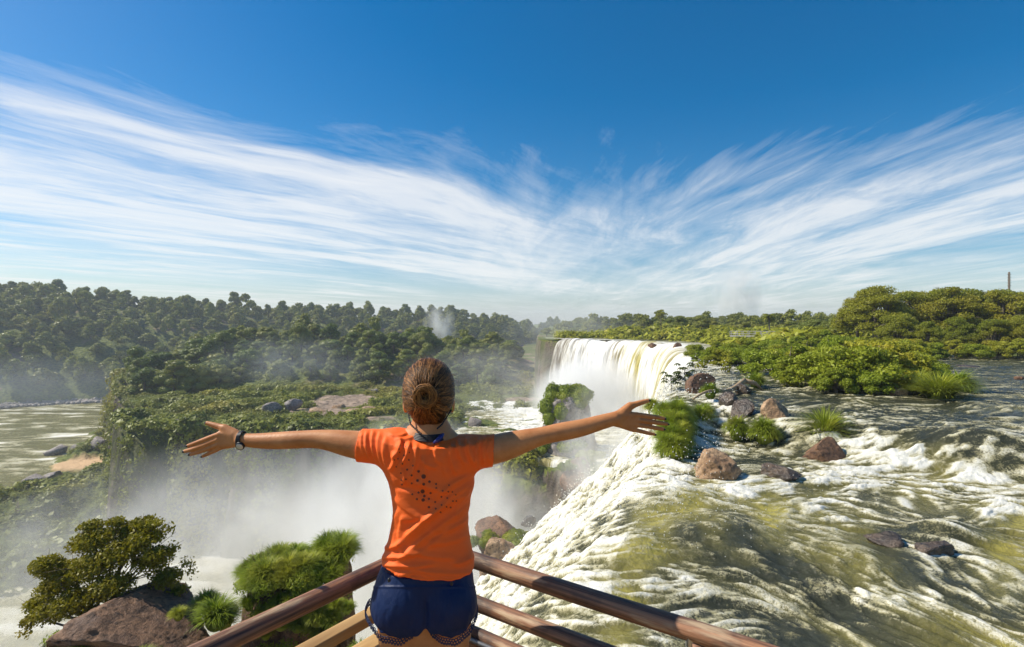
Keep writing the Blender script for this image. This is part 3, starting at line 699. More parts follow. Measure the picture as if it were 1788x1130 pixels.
# the individually built ones: first row on the skyline
rest2 = []
for q in rest:
    x, y, z, s_ = q
    Yr, Zr = ridge(x/max(y, 1)); px = x/y*F+894
    if y > 190 and 0 < px < 900 and abs(y-Yr) < 13 and NI < 268 and r.random() < .55:
        k_ = int(r.integers(5)); o = obj('forest_tree', pr[k_], None, (x, y, z-.5), (0, 0, r.uniform(0, 6.28)), (s_*1.05, s_*1.05, s_*r.uniform(.9, 1.35)))
        lab = {0: 'domed tree', 1: 'tall narrow tree', 2: 'flat-topped tree', 3: 'small round tree', 4: 'high lumpy tree'}[k_]
        tag(o, f"{lab} standing out on the skyline of the far hill, {'left' if px < 300 else ('centre' if px < 600 else 'right')} stretch", 'tree', 'trees on the skyline of the far hill'); NI += 1
    else: rest2.append(q)
Vs, Qs, Ts, As = [], [], [], []; n0 = 0
for (x, y, z, s_) in rest2:
    V, Q, T, A = lowr[int(r.integers(4))]; th = r.uniform(0, 6.28); c_, n_ = math.cos(th), math.sin(th)
    v = V*np.array([s_*r.uniform(.75, 1.2), s_, s_*r.uniform(.62, 1.35)]); v = np.stack([v[:, 0]*c_-v[:, 1]*n_+x, v[:, 0]*n_+v[:, 1]*c_+y, v[:, 2]+z-1.2], 1)
    Vs.append(v); Qs.append(Q+n0); Ts.append(T+n0); As.append(A+r.uniform(-.35, .35)); n0 += len(V)
me = mesh_np('distant_forest', np.concatenate(Vs), [np.concatenate(Qs), np.concatenate(Ts)], M['forest'], False, {'tint': np.clip(np.concatenate(As), 0, 1)})
tag(obj('distant_forest', me), 'dense dark forest covering the hillside across the gorge', 'forest', kind='stuff')
print('trees', NI, len(rest2))

# --- scrub over the terrace and the left spur (nobody could count it)
def scrub(name, X, Y, dens, size, mat, seed, label, keep, cat='ground cover', hh=.8, sink=.3):
    r = np.random.default_rng(seed); n = dens
    x = r.uniform(*X, n); y = r.uniform(*Y, n); k = keep(x, y); x, y = x[k], y[k]
    z = land_h(x[None], y[None])[0]
    e = .6; gx_ = (land_h((x+e)[None], y[None])[0]-z)/e; gy_ = (land_h(x[None], (y+e)[None])[0]-z)/e
    N = np.stack([-gx_, -gy_, np.ones_like(x)], 1); N /= np.linalg.norm(N, axis=1)[:, None]
    cl = fbm(x*.22, y*.22, None, 4, seed+1); s_ = size*(.4+1.5*sstep(.42, .68, cl)*r.uniform(.5, 1.4, len(x)))
    V0, F0 = ico(1); mb = MB(); m = 9
    C = np.repeat(np.stack([x, y, z], 1), m, 0); NN = np.repeat(N, m, 0); S = np.repeat(s_, m)
    D = r.normal(0, 1, C.shape); D /= np.linalg.norm(D, axis=1)[:, None]; D = D+NN*.8
    C = C+D*S[:, None]*np.array([.8, .8, hh])
    V, Q = leaves(C, D, 1.0, r, .65, 0, .5)
    c4 = np.repeat(C, 4, 0); V = c4+(V-c4)*np.repeat(S, 4)[:, None]*.75
    tint = np.repeat(np.repeat(.15+.8*fbm(x*.09, y*.09, None, 4, seed+5), m)+r.uniform(-.2, .25, len(C)), 4)
    mb.add(V, Q, np.clip(tint, 0, 1)); o = obj(name, mb.mesh(name, mat, False)); return tag(o, label, cat, kind='stuff')
def kter(x, y):
    jn = vnoise(x*.18, y*.18, None, 77); bare = fbm(x*.055+3, y*.07, None, 3, 78)
    return (sdist(x, y, TER) < 1.5) & (y < 140) & (x > -.80*y) & (x < 5) & ~((x > -9) & (y < 98)) & ~((bare > .60) & (x > -60)) & (jn > .12)
scrub('terrace_scrub', (-100, 6), (60, 140), 75000, .40, M['scrub'], 61, 'yellow-green scrub and grass covering the flat terrace', kter)
def kspur(x, y): return (sdist(x, y, SHORE) < -1.5) & (x < -.60*y) & (sdist(x, y, TER) > 0) & (y > 60) & (x/y > -1.1) & (np.hypot((x-G(148,812,-30)[0])/10, (y-G(148,812,-30)[1])/8) > 1)
scrub('spur_scrub', (-165, -38), (60, 165), 70000, .52, M['scrub'], 63, 'dark green scrub over the rocky spur below the cliff', kspur)
def kcliff(x, y):
    d_ = sdist(x, y, TER); return (d_ > -2.0) & (d_ < 2.6) & (y < 90) & (x < 3) & (vnoise(x*.25, y*.25, None, 79) > .26)
scrub('cliff_scrub', (-66, 4), (60, 90), 52000, .42, M['scrub'], 65, 'bushes and creepers hanging over the edge of the terrace cliff', kcliff, hh=1.2)
def kbank(x, y): return (bs(x, y) > 5+3*(vnoise(x*.1, y*.1, None, 7)-.5)) & (x < 95)
scrub('bank_scrub', (4, 95), (60, 150), 26000, .62, M['bush'], 67, 'low green scrub on the flat bank behind the far fall', kbank)
# boulders along the far bank, on the spur and on the terrace
rb = [rock_mesh('boulder', 500+i, (1, .85, .7), M['rock_grey'], sub=3) for i in range(4)]
mb = MB(); rr = np.random.default_rng(71); v0, f0 = ico(1)
for i in range(900):
    a = rr.uniform(-1.05, -.735); Yb = np.interp(a*F+894, [0, 210], [212, 231]); y = Yb-1+rr.normal(0, 1.7)+1.2; s_ = rr.uniform(.35, 1.3); v = v0*rr.uniform(.6, 1.2, (len(v0), 1))*s_*np.array([1, 1, .7])
    mb.add(v+np.array([a*y, y, -29.6+max(y-Yb, 0)*.35]), f0, .5)
tag(obj('boulder_shore', mb.mesh('boulder_shore', M['rock_grey'], False)), 'belt of loose grey boulders along the far river bank', 'boulders', kind='stuff')
for (px, py, z, s_, lab) in ((480,722,-12,2.6,'large pointed grey boulder on the grassy terrace'),(510,714,-12,2.2,'grey boulder behind the pointed one on the terrace'),(655,686,-12,1.3,'small grey boulder near the foot of the middle wood'),(735,712,-12,2.0,'low pale boulder on the terrace beside the hair of the person'),(318,742,-12,1.5,'small boulder at the left edge of the terrace above the hand'),
    (100,792,-30,3.0,'dark boulder at the water above the sand beach'),(130,790,-30,2.4,'dark boulder behind the sand beach'),(175,795,-30,3.0,'flat dark rock at the back of the sand beach'),(60,845,-30,3.0,'dark rock ledge at the water below the sand beach'),(95,838,-30,2.6,'rounded dark rock between beach and scrub'),(830,742,-12,1.6,'dark rock in the mist right of the head')):
    g = G(px, py, z); o = obj('boulder', rb[int(rr.integers(4))], None, (g[0], g[1], max(z, zland(g[0], g[1]))+s_*.25), (0, 0, rr.uniform(0, 6)), s_); tag(o, lab, 'boulder', 'boulders below the lookout')
pk = [(560,718),(590,712),(620,720),(645,716),(600,730)]
for i, (px, py) in enumerate(pk):
    g = G(px, py, -12); o = obj('rock_slab', rock_mesh('rock_slab', 540+i, (2.6, 1.6, .8), M['rock_tan'], sub=3), None, (g[0], g[1], zland(g[0], g[1])), (0, 0, rr.uniform(0, 6)))
    tag(o, 'bare pinkish rock slab among others in the bare patch of the terrace', 'rock', 'rock slabs in the bare patch of the terrace')

# --- rock islet with a wooded cap
g = G(998, 792, -12); isl = thing('rock_islet', 'tall rock islet with a leafy green cap, in the mist by the right hand', 'islet', (g[0], g[1]+2.6, -12))
v, f = ico(5); v = v.copy(); th = np.arctan2(v[:, 1], v[:, 0]); zz_ = v[:, 2]
prof = np.interp(zz_, [-1, -.6, 0, .6, .9, 1], [3.6, 3.5, 3.15, 2.75, 2.3, .2]); prof = prof*(1+.30*(fbm(np.cos(th)*1.6+3, np.sin(th)*1.6, zz_*1.0, 4, 7)-.5)*2)
vv = np.stack([np.cos(th)*prof, np.sin(th)*prof, (zz_+1)*4.0-.6], 1)+((fbm(v[:, 0]*6, v[:, 1]*6, v[:, 2]*9, 4, 8)-.5)*.9)[:, None]*v
obj('column', mesh_np('column', vv, f, M['rock_grey'], True), isl)
mb = MB(); r = np.random.default_rng(72); L = np.array([(r.uniform(-2.3, 1.9), r.uniform(-2.4, 2), r.uniform(6.3, 7.6), r.uniform(.9, 1.5), r.uniform(.8, 1.3)) for i in range(13)]+[(-3.0, -1.0, 5.6, 1.2, 1.3), (-2.7, -1.8, 4.2, 1.0, 1.2), (-2.4, -2.3, 2.4, .9, 1.1), (-3.0, -1.6, 1.0, 1.1, .9), (-1.4, -2.9, 5.2, .9, 1.2), (-.8, -3.3, .9, 1.2, .7), (.9, -3.2, 1.2, 1.0, .6), (-3.6, -.5, .4, 1.3, .9)])
fill_lobes(mb, L, 11000, .26, r, 0, .85); obj('foliage', mb.mesh('foliage', M['moss'], False), isl)

# --- dead ground: right bank wood -------------------------------------------------------------
def tree_kind(seed, k, rad, h, n, size, mat, base_r, **kw):
    cm, L = crown_mesh('crown', seed, k, rad, h, n, size, mat, None, **kw); tm = limbs_mesh('trunk', L, seed+1, base_r, h, M['bark']); return cm, tm
big = [tree_kind(700, 30, 4.2, 7.4, 15000, .21, M['leaf'], .22, flat=.62, lo=.22, core=.5, lsz=(.16, .32), shell=.5, spread=1.0),
       tree_kind(710, 26, 3.4, 7.8, 13000, .20, M['leaf'], .18, flat=.75, lo=.20, core=.5, lsz=(.18, .32), shell=.5, spread=1.0),
       tree_kind(720, 32, 4.6, 6.6, 15000, .20, M['leaf'], .24, flat=.55, lo=.22, core=.5, lsz=(.15, .30), shell=.5, spread=1.0)]
def place_tree(kind, px, Y, top, z, name='broadleaf_tree', label='', cat='tree', group=None, wid=1.0, rot=None):
    x = (px-894)/F*Y; ztop = CZ-(top-565)/F*Y; cm, tm = kind; h = max(v.co.z for v in cm.vertices) if not cm.get('h') else cm['h']; cm['h'] = h
    s_ = (ztop-z)/h; o = thing(name, label, cat, (x, Y, z), (0, 0, rot if rot is not None else random.uniform(0, 6.28)), group, (s_*wid, s_*wid, s_))
    obj('crown', cm, o); obj('trunk', tm, o); return o
GR = 'tall trees on the right bank'
for (k, px, Y, top, wid, lab) in ((0,1530,60,497,1.05,'big rounded tree with a pale domed crown, leftmost of the tall right-bank trees'),(1,1497,66,518,.95,'lower tree leaning out at the left edge of the right-bank wood'),(2,1600,62,506,1.0,'wide yellow-green tree second in the right-bank wood'),
    (1,1652,60,500,1.0,'tall tree in the middle of the right-bank wood'),(0,1705,62,502,1.0,'broad tree right of the middle of the right-bank wood'),(1,1752,58,504,1.0,'tall tree just left of the bare pole'),(2,1800,60,508,1.1,'spreading tree cut by the right edge of the picture'),
    (2,1568,54,548,.85,'lower front tree below the domed crown of the right bank'),(1,1620,52,560,.8,'low front tree with bare branches over the water'),(0,1675,53,552,.8,'front tree overhanging the dark right-bank water'),(2,1735,51,556,.8,'low bushy front tree near the right water edge'),(1,1790,50,548,.85,'front tree at the right picture edge above the water')):
    place_tree(big[k], px, Y, top, zland((px-894)/F*Y, Y)-.2, label=lab, group=GR, wid=wid)
# shrubs at the foot of that wood
bk = []
for i, (k, rad, h, n, sz) in enumerate(((18, 1.25, 1.7, 6800, .11), (15, 1.0, 1.9, 6000, .10), (20, 1.5, 1.5, 7000, .11))):
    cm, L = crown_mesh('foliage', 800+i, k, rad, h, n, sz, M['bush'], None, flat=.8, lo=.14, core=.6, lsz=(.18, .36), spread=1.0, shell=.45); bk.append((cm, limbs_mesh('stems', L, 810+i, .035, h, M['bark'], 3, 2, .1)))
def place_bush(k, px, Y, top, label, group, z=None, wid=1.0, name='bush', cat='bush', kinds=None):
    kinds = kinds or bk; x = (px-894)/F*Y; z = zland(x, Y)+.35 if z is None else z; ztop = CZ-(top-565)/F*Y; cm, tm = kinds[k]; h = cm.get('h') or max(v.co.z for v in cm.vertices); cm['h'] = h
    s_ = max((ztop-z)/h, .25); o = thing(name, label, cat, (x, Y, z), (0, 0, random.uniform(0, 6.28)), group, (s_*wid, s_*wid, s_))
    obj('foliage', cm, o); obj('stems', tm, o); return o
for i, px in enumerate((1500, 1540, 1585, 1630, 1668, 1700, 1745, 1785)):
    place_bush(i % 3, px, 49-(i % 2), 588+(i*7) % 12, ['waterside bush under the right-bank wood, %s' % s for s in ('at its left end', 'second from the left end', 'below the front trees, left', 'in the middle', 'just right of the middle', 'beside the reed clump', 'toward the right edge', 'at the right picture edge')][i], 'bushes at the foot of the right-bank wood', wid=1.15)
# --- the bushy island in the river
IB = [(0,1430,27.5,612,1.25,'large bright green leafy bush at the front of the river island'),(2,1485,27,600,1.2,'round bush in the middle of the river island'),(1,1540,27.5,598,1.25,'tall yellow-green bush right of the island middle'),(0,1590,28,612,1.2,'bush near the right end of the river island'),
      (1,1400,30,600,1.2,'bush behind the large bright one on the island'),(2,1510,31,590,1.3,'rear bush with a ragged top on the island'),(0,1575,31,596,1.2,'rear bush at the right half of the island'),(1,1455,31,588,1.1,'tallest rear bush on the island, left half'),
      (2,1350,33,606,1.25,'low bush left of the large bright island bush'),(1,1375,28,645,1.0,'small leafy bush at the left foot of the large bright one'),(2,1622,29,628,.95,'small bush beside the reed clump of the island'),(0,1460,25.6,640,1.1,'low front bush hanging over the water on the island'),(2,1515,25.4,643,1.15,'low front bush with brown twigs on the island'),(1,1560,25.6,650,1.1,'front bush left of the drooping reed clump')]
for k, px, Y, top, wid, lab in IB: place_bush(k, px, Y, top, lab, 'bushes on the river island', z=1.1, wid=wid)
# left bushy bank by the far fall
LB = [(1,1222,44,612,1.2,'bright green bush nearest the far fall'),(0,1250,42,604,1.3,'broad yellow-green bush above the brown rocks'),(2,1290,41,606,1.3,'bush between the brown rocks and the island'),(1,1318,44,600,1.2,'bush behind the fallen trunk'),(0,1275,47,598,1.2,'rear bush above the brown rocks'),
      (2,1225,38,632,1.0,'low green bush on top of the brown rocks'),(1,1268,35,634,.95,'low reddish bush right of the brown rocks'),(0,1305,36,636,1.0,'low bush by the root of the fallen trunk'),(2,1340,38,618,1.1,'low bush left of the white chute'),(1,1250,56,596,1.2,'far bush beside the brink, left'),(0,1300,58,590,1.2,'far bush below the footbridge'),(2,1350,56,592,1.2,'far bush right of the footbridge'),(1,1395,54,586,1.2,'far dark bush left of the right-bank wood'),(0,1440,54,574,1.2,'far tall bush at the left foot of the domed tree'),(2,1465,50,584,1.2,'far bush in front of the domed tree'),(1,1410,46,592,1.2,'bush behind the island, left'),(0,1360,46,600,1.1,'bush above the white chute'),
      (2,1213,52,600,.9,'small bush at the right end of the far brink')]
for k, px, Y, top, wid, lab in LB: place_bush(k, px, Y, top, lab, 'bushes between the far fall and the island', wid=wid, z=None if Y > 40 else 1.15)
# distant tree line above the fall
md = [tree_kind(740, 8, 4.2, 7.5, 2600, .5, M['forest'], .22, flat=.6, lo=.40, core=.75), tree_kind(744, 9, 3.6, 8.5, 2600, .46, M['forest'], .2, flat=.7, lo=.30, core=.75)]
DL = [(955,150,572),(985,165,571),(1012,140,566),(1030,170,570),(1058,150,568),(1078,135,560),(1096,150,566),(1112,130,567),(1130,142,569),(1152,125,566),(1170,128,556),(1188,122,551),(1205,128,553),(1226,120,550),(1244,124,560),(1262,130,566),(1280,118,568),(1302,112,562),(1322,120,566),(1362,112,566),(1380,104,560),(1402,98,562),(1424,94,557),(1446,90,560),(1466,84,553),(1484,76,545)]
for i, (px, Y, top) in enumerate(DL):
    wh = 'left of the far fall crest' if px < 990 else ('in the mist above the fall' if px < 1100 else ('in the dark clump right of the slender tree' if px < 1260 else ('near the palm and footbridge' if px < 1370 else 'between the palm and the right-bank wood')))
    place_tree(md[i % 2], px, Y, top, zland((px-894)/F*Y, Y)-.3, 'background_tree', 'dark %s horizon tree %s' % ('low' if top > 564 else 'tall', wh), 'tree', 'trees along the flat horizon', wid=1.25)
mb = MB(); r = np.random.default_rng(77)
for i in range(420):
    px = r.uniform(930, 2100); Y = r.uniform(125, 420)**1.0; x = (px-894)/F*Y
    if bs(np.array([x]), np.array([Y]))[0] < 4: continue
    V, Q, T, A = lowr[int(r.integers(4))]; s_ = r.uniform(.5, .8); mb.add(V*s_+np.array([x, Y, zland(x, Y)-1]), Q, A); mb.T.append(T+mb.n-len(V)); mb.mt.append(np.zeros(len(T)))
tag(obj('horizon_wood', mb.mesh('horizon_wood', M['forest'], False)), 'low dark wood along the horizon behind the river', 'forest', kind='stuff')
# slender thin-crowned tree and the palm
kt = tree_kind(760, 7, 2.2, 8.0, 900, .34, M['leaf'], .09, flat=.5, lo=.68, core=0, lsz=(.3, .45))
place_tree(kt, 1154, 118, 540, zland(34, 118), 'slender_tree', 'slender pale tree with a thin open crown on the horizon', 'tree', wid=.9)
def palm(px, Y, top, z):
    x = (px-894)/F*Y; H = CZ-(top-565)/F*Y-z; o = thing('palm_tree', 'single palm tree standing against the sky on the horizon', 'palm', (x, Y, z))
    mb = MB(); add_tube(mb, [(0, 0, -.3), (.05, 0, H*.45), (-.05, 0, H*.86)], [.16, .12, .10], 8); obj('trunk', mb.mesh('trunk', M['bark']), o)
    r = np.random.default_rng(4)
    for i in range(18):
        a = i*2.4; e0 = r.uniform(-.1, 1.25); L = H*.26; p = np.array([0, 0, H*.86]); pts = [p.copy()]
        for k in range(7):
            e = e0-k*.28; p = p+np.array([math.cos(a)*math.cos(e), math.sin(a)*math.cos(e), math.sin(e)])*L/7; pts.append(p.copy())
        mb = MB(); add_tube(mb, pts, np.linspace(.05, .015, 8), 4)
        for k in range(1, 8):
            for sgn in (-1, 1):
                for q in range(3):
                    c = pts[k]*(1-q/3)+pts[k-1]*q/3; sd = np.array([-math.sin(a), math.cos(a), -.6])*sgn; sd[2] = -.55
                    d0 = (pts[k]-pts[k-1]); d0 /= np.linalg.norm(d0); t1 = c+sd*L*.26+d0*L*.12; wv = d0*.07
                    mb.add([c-wv, c+wv, t1+wv*.2, t1-wv*.2], [[0, 1, 2, 3]], r.uniform(.2, .8))
        obj('frond', mb.mesh('frond', M['leaf'], False), o)
palm(1343, 96, 546, 1.2)
# ------------------------------------------------------------------ person
DECK = 2.76; YP = 1.65; SC = YP/F
def W(px, py, dy=0.0): return P(px, py, YP+dy)
KB = 1.545/1.65     # the back of the figure is nearer than its outline
class SDF:
    def __init__(s, lo, hi, h):
        s.h = h; s.lo = np.asarray(lo, dtype=np.float32); s.n = np.ceil((np.asarray(hi)-s.lo)/h).astype(int)+1
        s.D = np.full(s.n, .2, dtype=np.float32)
    def _sl(s, lo, hi):
        a = np.clip(np.floor((np.asarray(lo)-s.lo)/s.h).astype(int), 0, s.n); b = np.clip(np.ceil((np.asarray(hi)-s.lo)/s.h).astype(int)+1, 0, s.n)
        g = [s.lo[i]+s.h*np.arange(a[i], b[i], dtype=np.float32) for i in range(3)]
        return tuple(slice(a[i], b[i]) for i in range(3)), g[0][:, None, None], g[1][None, :, None], g[2][None, None, :]
    def apply(s, lo, hi, f, k=.01, op='add'):
        sl, x, y, z = s._sl(lo, hi)
        if 0 in s.D[sl].shape: return
        d = f(x, y, z).astype(np.float32); a = s.D[sl]
        if op == 'cut': s.D[sl] = np.maximum(a, -d); return
        if op == 'and': s.D[sl] = np.maximum(a, d); return
        hh = np.clip(.5+.5*(a-d)/k, 0, 1); s.D[sl] = a*(1-hh)+d*hh-k*hh*(1-hh)
    def cap(s, a, b, ra, rb, k=.01, sq=1.0, m=.035):
        "tapered capsule, squashed along y by sq"
        a = np.asarray(a, dtype=float); b = np.asarray(b, dtype=float); r_ = max(ra, rb)+m
        def f(x, y, z):
            ab = b-a; ax, ay, az_ = x-a[0], (y-a[1]), z-a[2]; t_ = np.clip((ax*ab[0]+ay*ab[1]+az_*ab[2])/(ab@ab+1e-9), 0, 1)
            return np.sqrt((ax-ab[0]*t_)**2+((ay-ab[1]*t_)/sq)**2+(az_-ab[2]*t_)**2)-(ra+(rb-ra)*t_)
        s.apply(np.minimum(a, b)-r_, np.maximum(a, b)+r_, f, k)
    def chain(s, pts, rs, k=.01, sq=1.0):
        pts = np.asarray(pts, dtype=float); rs = np.asarray(rs, dtype=float)
        if len(pts) > 4:
            u = np.arange(len(pts)); uu = np.linspace(0, len(pts)-1, (len(pts)-1)*6+1); kr = smooth_poly(np.c_[pts, rs][:, :3], 3) if 0 else None
            P_ = np.stack([np.interp(uu, u, pts[:, i]) for i in range(3)], 1); r_ = np.interp(uu, u, rs)
            for _ in range(22):
                P_[1:-1] = .25*P_[:-2]+.5*P_[1:-1]+.25*P_[2:]; r_[1:-1] = .25*r_[:-2]+.5*r_[1:-1]+.25*r_[2:]
            pts, rs = P_, r_
        m = rs.max()+.035
        def f(x, y, z):
            o = None
            for a, b_, ra, rb in zip(pts[:-1], pts[1:], rs[:-1], rs[1:]):
                ab = b_-a; ax, ay, az_ = x-a[0], y-a[1], z-a[2]; t_ = np.clip((ax*ab[0]+ay*ab[1]+az_*ab[2])/(ab@ab+1e-9), 0, 1)
                d_ = np.sqrt((ax-ab[0]*t_)**2+((ay-ab[1]*t_)/sq)**2+(az_-ab[2]*t_)**2)-(ra+(rb-ra)*t_); o = d_ if o is None else np.minimum(o, d_)
            return o
        s.apply(pts.min(0)-m, pts.max(0)+m, f, k)
    def ell(s, c, r, k=.01, op='add', m=.04):
        c = np.asarray(c, dtype=float); r = np.asarray(r, dtype=float)
        def f(x, y, z):
            q = np.sqrt(((x-c[0])/r[0])**2+((y-c[1])/r[1])**2+((z-c[2])/r[2])**2); return (q-1)*r.min()*np.clip(q, .6, 1)+0*x
        s.apply(c-r-m, c+r+m, f, k, op)
    def loft(s, rows, k=.01, pw=2.3):
        "rows of (z, x0, x1, y0, y1)"
        rows = np.array(sorted(rows)); z0, z1 = rows[0, 0], rows[-1, 0]
        def f(x, y, z):
            A = [np.interp(z, rows[:, 0], rows[:, i]) for i in range(1, 5)]
            cx = (A[0]+A[1])/2; rx = (A[1]-A[0])/2; cy_ = (A[2]+A[3])/2; ry = (A[3]-A[2])/2
            q = (np.abs((x-cx)/rx)**pw+np.abs((y-cy_)/ry)**pw)**(1/pw); d = (q-1)*np.minimum(rx, ry)
            return np.maximum(d, np.maximum(z0-z, z-z1)+0*x)
        s.apply((rows[:, 1].min()-.04, rows[:, 3].min()-.04, z0-.02), (rows[:, 2].max()+.04, rows[:, 4].max()+.04, z1+.02), f, k)
    def mesh(s, relax=2):
        D = s.D; S = D < 0; nx, ny, nz = D.shape
        c = S[:-1, :-1, :-1].astype(np.int8)
        tot = np.zeros((nx-1, ny-1, nz-1), dtype=np.int8)
        for i in (0, 1):
            for j in (0, 1):
                for l in (0, 1): tot += S[i:nx-1+i, j:ny-1+j, l:nz-1+l]
        act = (tot > 0) & (tot < 8); I = np.argwhere(act); idx = np.full(act.shape, -1, dtype=np.int32); idx[act] = np.arange(len(I))
        acc = np.zeros((len(I), 3)); cnt = np.zeros(len(I))
        cor = [(i, j, l) for i in (0, 1) for j in (0, 1) for l in (0, 1)]
        for a in cor:
            for ax in range(3):
                if a[ax]: continue
                b = list(a); b[ax] = 1
                da = D[I[:, 0]+a[0], I[:, 1]+a[1], I[:, 2]+a[2]]; db = D[I[:, 0]+b[0], I[:, 1]+b[1], I[:, 2]+b[2]]
                m = (da < 0) != (db < 0); t_ = np.where(m, da/(da-db+1e-12), 0)
                p = np.tile(np.array(a, dtype=float), (len(I), 1)); p[:, ax] += t_
                acc[m] += p[m]; cnt[m] += 1
        V = s.lo+s.h*(I+acc/np.maximum(cnt, 1)[:, None])
        Q = []
        for ax in range(3):
            u_, v_ = [(1, 2), (2, 0), (0, 1)][ax]
            n = list(D.shape); sl0 = [slice(0, n[i]) for i in range(3)]; sl1 = list(sl0); sl0[ax] = slice(0, n[ax]-1); sl1[ax] = slice(1, n[ax])
            A = S[tuple(sl0)]; B = S[tuple(sl1)]; E = np.argwhere(A != B); ok = (E[:, u_] > 0) & (E[:, v_] > 0) & (E[:, u_] < n[u_]-1) & (E[:, v_] < n[v_]-1); E = E[ok]
            ins = A[E[:, 0], E[:, 1], E[:, 2]]
            def at(du, dv):
                e = E.copy(); e[:, u_] -= du; e[:, v_] -= dv; return idx[e[:, 0], e[:, 1], e[:, 2]]
            q = np.stack([at(1, 1), at(0, 1), at(0, 0), at(1, 0)], 1); q[~ins] = q[~ins][:, ::-1]; Q.append(q)
        Q = np.concatenate(Q); Q = Q[(Q >= 0).all(1)]
        for _ in range(relax): V = relaxed(V, Q, .5)
        return V, Q
def relaxed(V, Q, w_):
    acc = np.zeros_like(V); cnt = np.zeros(len(V))
    for a, b in ((0, 1), (1, 2), (2, 3), (3, 0)):
        for i in range(3):
            acc[:, i] += np.bincount(Q[:, a], V[Q[:, b], i], len(V))+np.bincount(Q[:, b], V[Q[:, a], i], len(V))
        cnt += np.bincount(Q[:, a], minlength=len(V))+np.bincount(Q[:, b], minlength=len(V))
    return V*(1-w_)+w_*acc/np.maximum(cnt, 1)[:, None]
def vnorm(V, Q):
    n = np.cross(V[Q[:, 2]]-V[Q[:, 0]], V[Q[:, 3]]-V[Q[:, 1]]); N = np.zeros_like(V)
    for c in range(4):
        for i in range(3): N[:, i] += np.bincount(Q[:, c], n[:, i], len(V))
    return N/(np.linalg.norm(N, axis=1)[:, None]+1e-12)

M['skin'] = principled('skin', lambda t: {'Base Color': t.mix(t.ramp(t.noise(wpos(t), 14, 6, .65), [(.3, 0), (.7, 1)]), (.42,.155,.05), (.60,.27,.11)), 'Roughness': .5, 'Specular IOR Level': .3, 'Subsurface Weight': .08, 'Subsurface Radius': (.02,.008,.004), 'Subsurface Scale': .5},
    lambda t: t.noise(wpos(t), 120, 6), .3, .003)
M['shirt'] = principled('orange_fabric', lambda t: {'Base Color': t.mix(t.noise(wpos(t), 6, 3), (.96,.135,.018), (.99,.17,.026)), 'Roughness': .62, 'Specular IOR Level': .25},
    lambda t: t.m('ADD', t.noise(wpos(t), 26, 4, .5, .6), t.m('MULTIPLY', t.n('ShaderNodeTexWave', {'Vector': wpos(t), 'Scale': 420.0, 'Distortion': .5}, bands_direction='Z').outputs['Fac'], .05)), .35, .006)
M['dot'] = principled('dark_print', lambda t: {'Base Color': (.13,.03,.012,1), 'Roughness': .7})
M['shorts'] = principled('navy_satin', lambda t: {'Base Color': t.mix(t.noise(wpos(t), 12, 4), (.006,.014,.055), (.010,.026,.090)), 'Roughness': .5, 'Specular IOR Level': .2},
    lambda t: t.noise(t.mapping(wpos(t), (1, 1, .45)), 26, 5, .55, .8), .55, .01)
M['lace'] = principled('navy_lace', lambda t: {'Base Color': (.02,.03,.085,1), 'Roughness': .8})
M['hair'] = principled('brown_hair', lambda t: {'Base Color': t.mix(t.attr('tint'), (.028,.010,.003), (.42,.19,.055)), 'Roughness': .45, 'Specular IOR Level': .22})
M['black'] = principled('black_strap', lambda t: {'Base Color': (.012,.012,.016,1), 'Roughness': .5})
M['navy'] = principled('navy_band', lambda t: {'Base Color': (.01,.02,.16,1), 'Roughness': .6})
M['lime'] = principled('lime_plastic', lambda t: {'Base Color': (.45,.5,.02,1), 'Roughness': .35})
M['dial'] = principled('watch_dial', lambda t: {'Base Color': (.62,.6,.55,1), 'Roughness': .25})
M['steel'] = principled('steel', lambda t: {'Base Color': (.42,.42,.44,1), 'Metallic': 1.0, 'Roughness': .35})
M['nail'] = principled('nail_polish', lambda t: {'Base Color': (.03,.02,.03,1), 'Roughness': .2})
M['sole'] = principled('shoe_fabric', lambda t: {'Base Color': (.25,.25,.27,1), 'Roughness': .8})
M['ink'] = principled('dark_ink', lambda t: {'Base Color': (.035,.02,.02,1), 'Roughness': .5})
base = W(745, 0); OR = np.array([base[0], YP, DECK])
person = thing('person', 'woman seen from behind with arms spread wide, orange t-shirt and navy lace shorts', 'person', tuple(OR))
def Z1(p): return (p[0]/3.973+300, p[1]/3.973+600)
def Z4(p): return (p[0]/4.705+820, p[1]/4.705+660)
b = SDF((-1.10, 1.42, DECK), (.55, 1.90, 4.42), .0026)
# head, neck, trunk
b.ell(W(749, 682, .01), (.068, .086, .088), .02); b.ell(W(749, 712, .045), (.055, .060, .062), .02)
b.ell(W(749, 705, .115), (.012, .016, .018), .01)                                # nose
for sx in (-1, 1): b.ell(W(749+sx*40.5, 706, .015), (.009, .018, .028), .006)    # ears
b.cap(W(750, 700, .02), W(752, 775, .0), .050, .056, .02)
b.cap(W(752, 768), W(700, 778), .05, .046, .04); b.cap(W(752, 768), W(800, 786), .05, .044, .04)
b.loft([(W(0, q)[2], W(l+9, 0)[0], W(r_-9, 0)[0], YP-.075, YP+.085) for q, l, r_ in ((775, 668, 840), (815, 672, 830), (870, 692, 818), (910, 694, 812), (950, 684, 816), (1000, 668, 824), (1060, 662, 824), (1110, 664, 826))], .03)
LA = [(672,783,27,0),(625,777.5,24.8,0),(600,773,21.5,.004),(577,768.5,18.2,.008),(552,766,15.2,.012),(526,767.5,15.4,.016),(501,768.7,15.4,.02),(476,770,14.8,.025),(451,770,13.2,.03),(431,769,11.6,.035),(421,767.5,11.4,.036)]
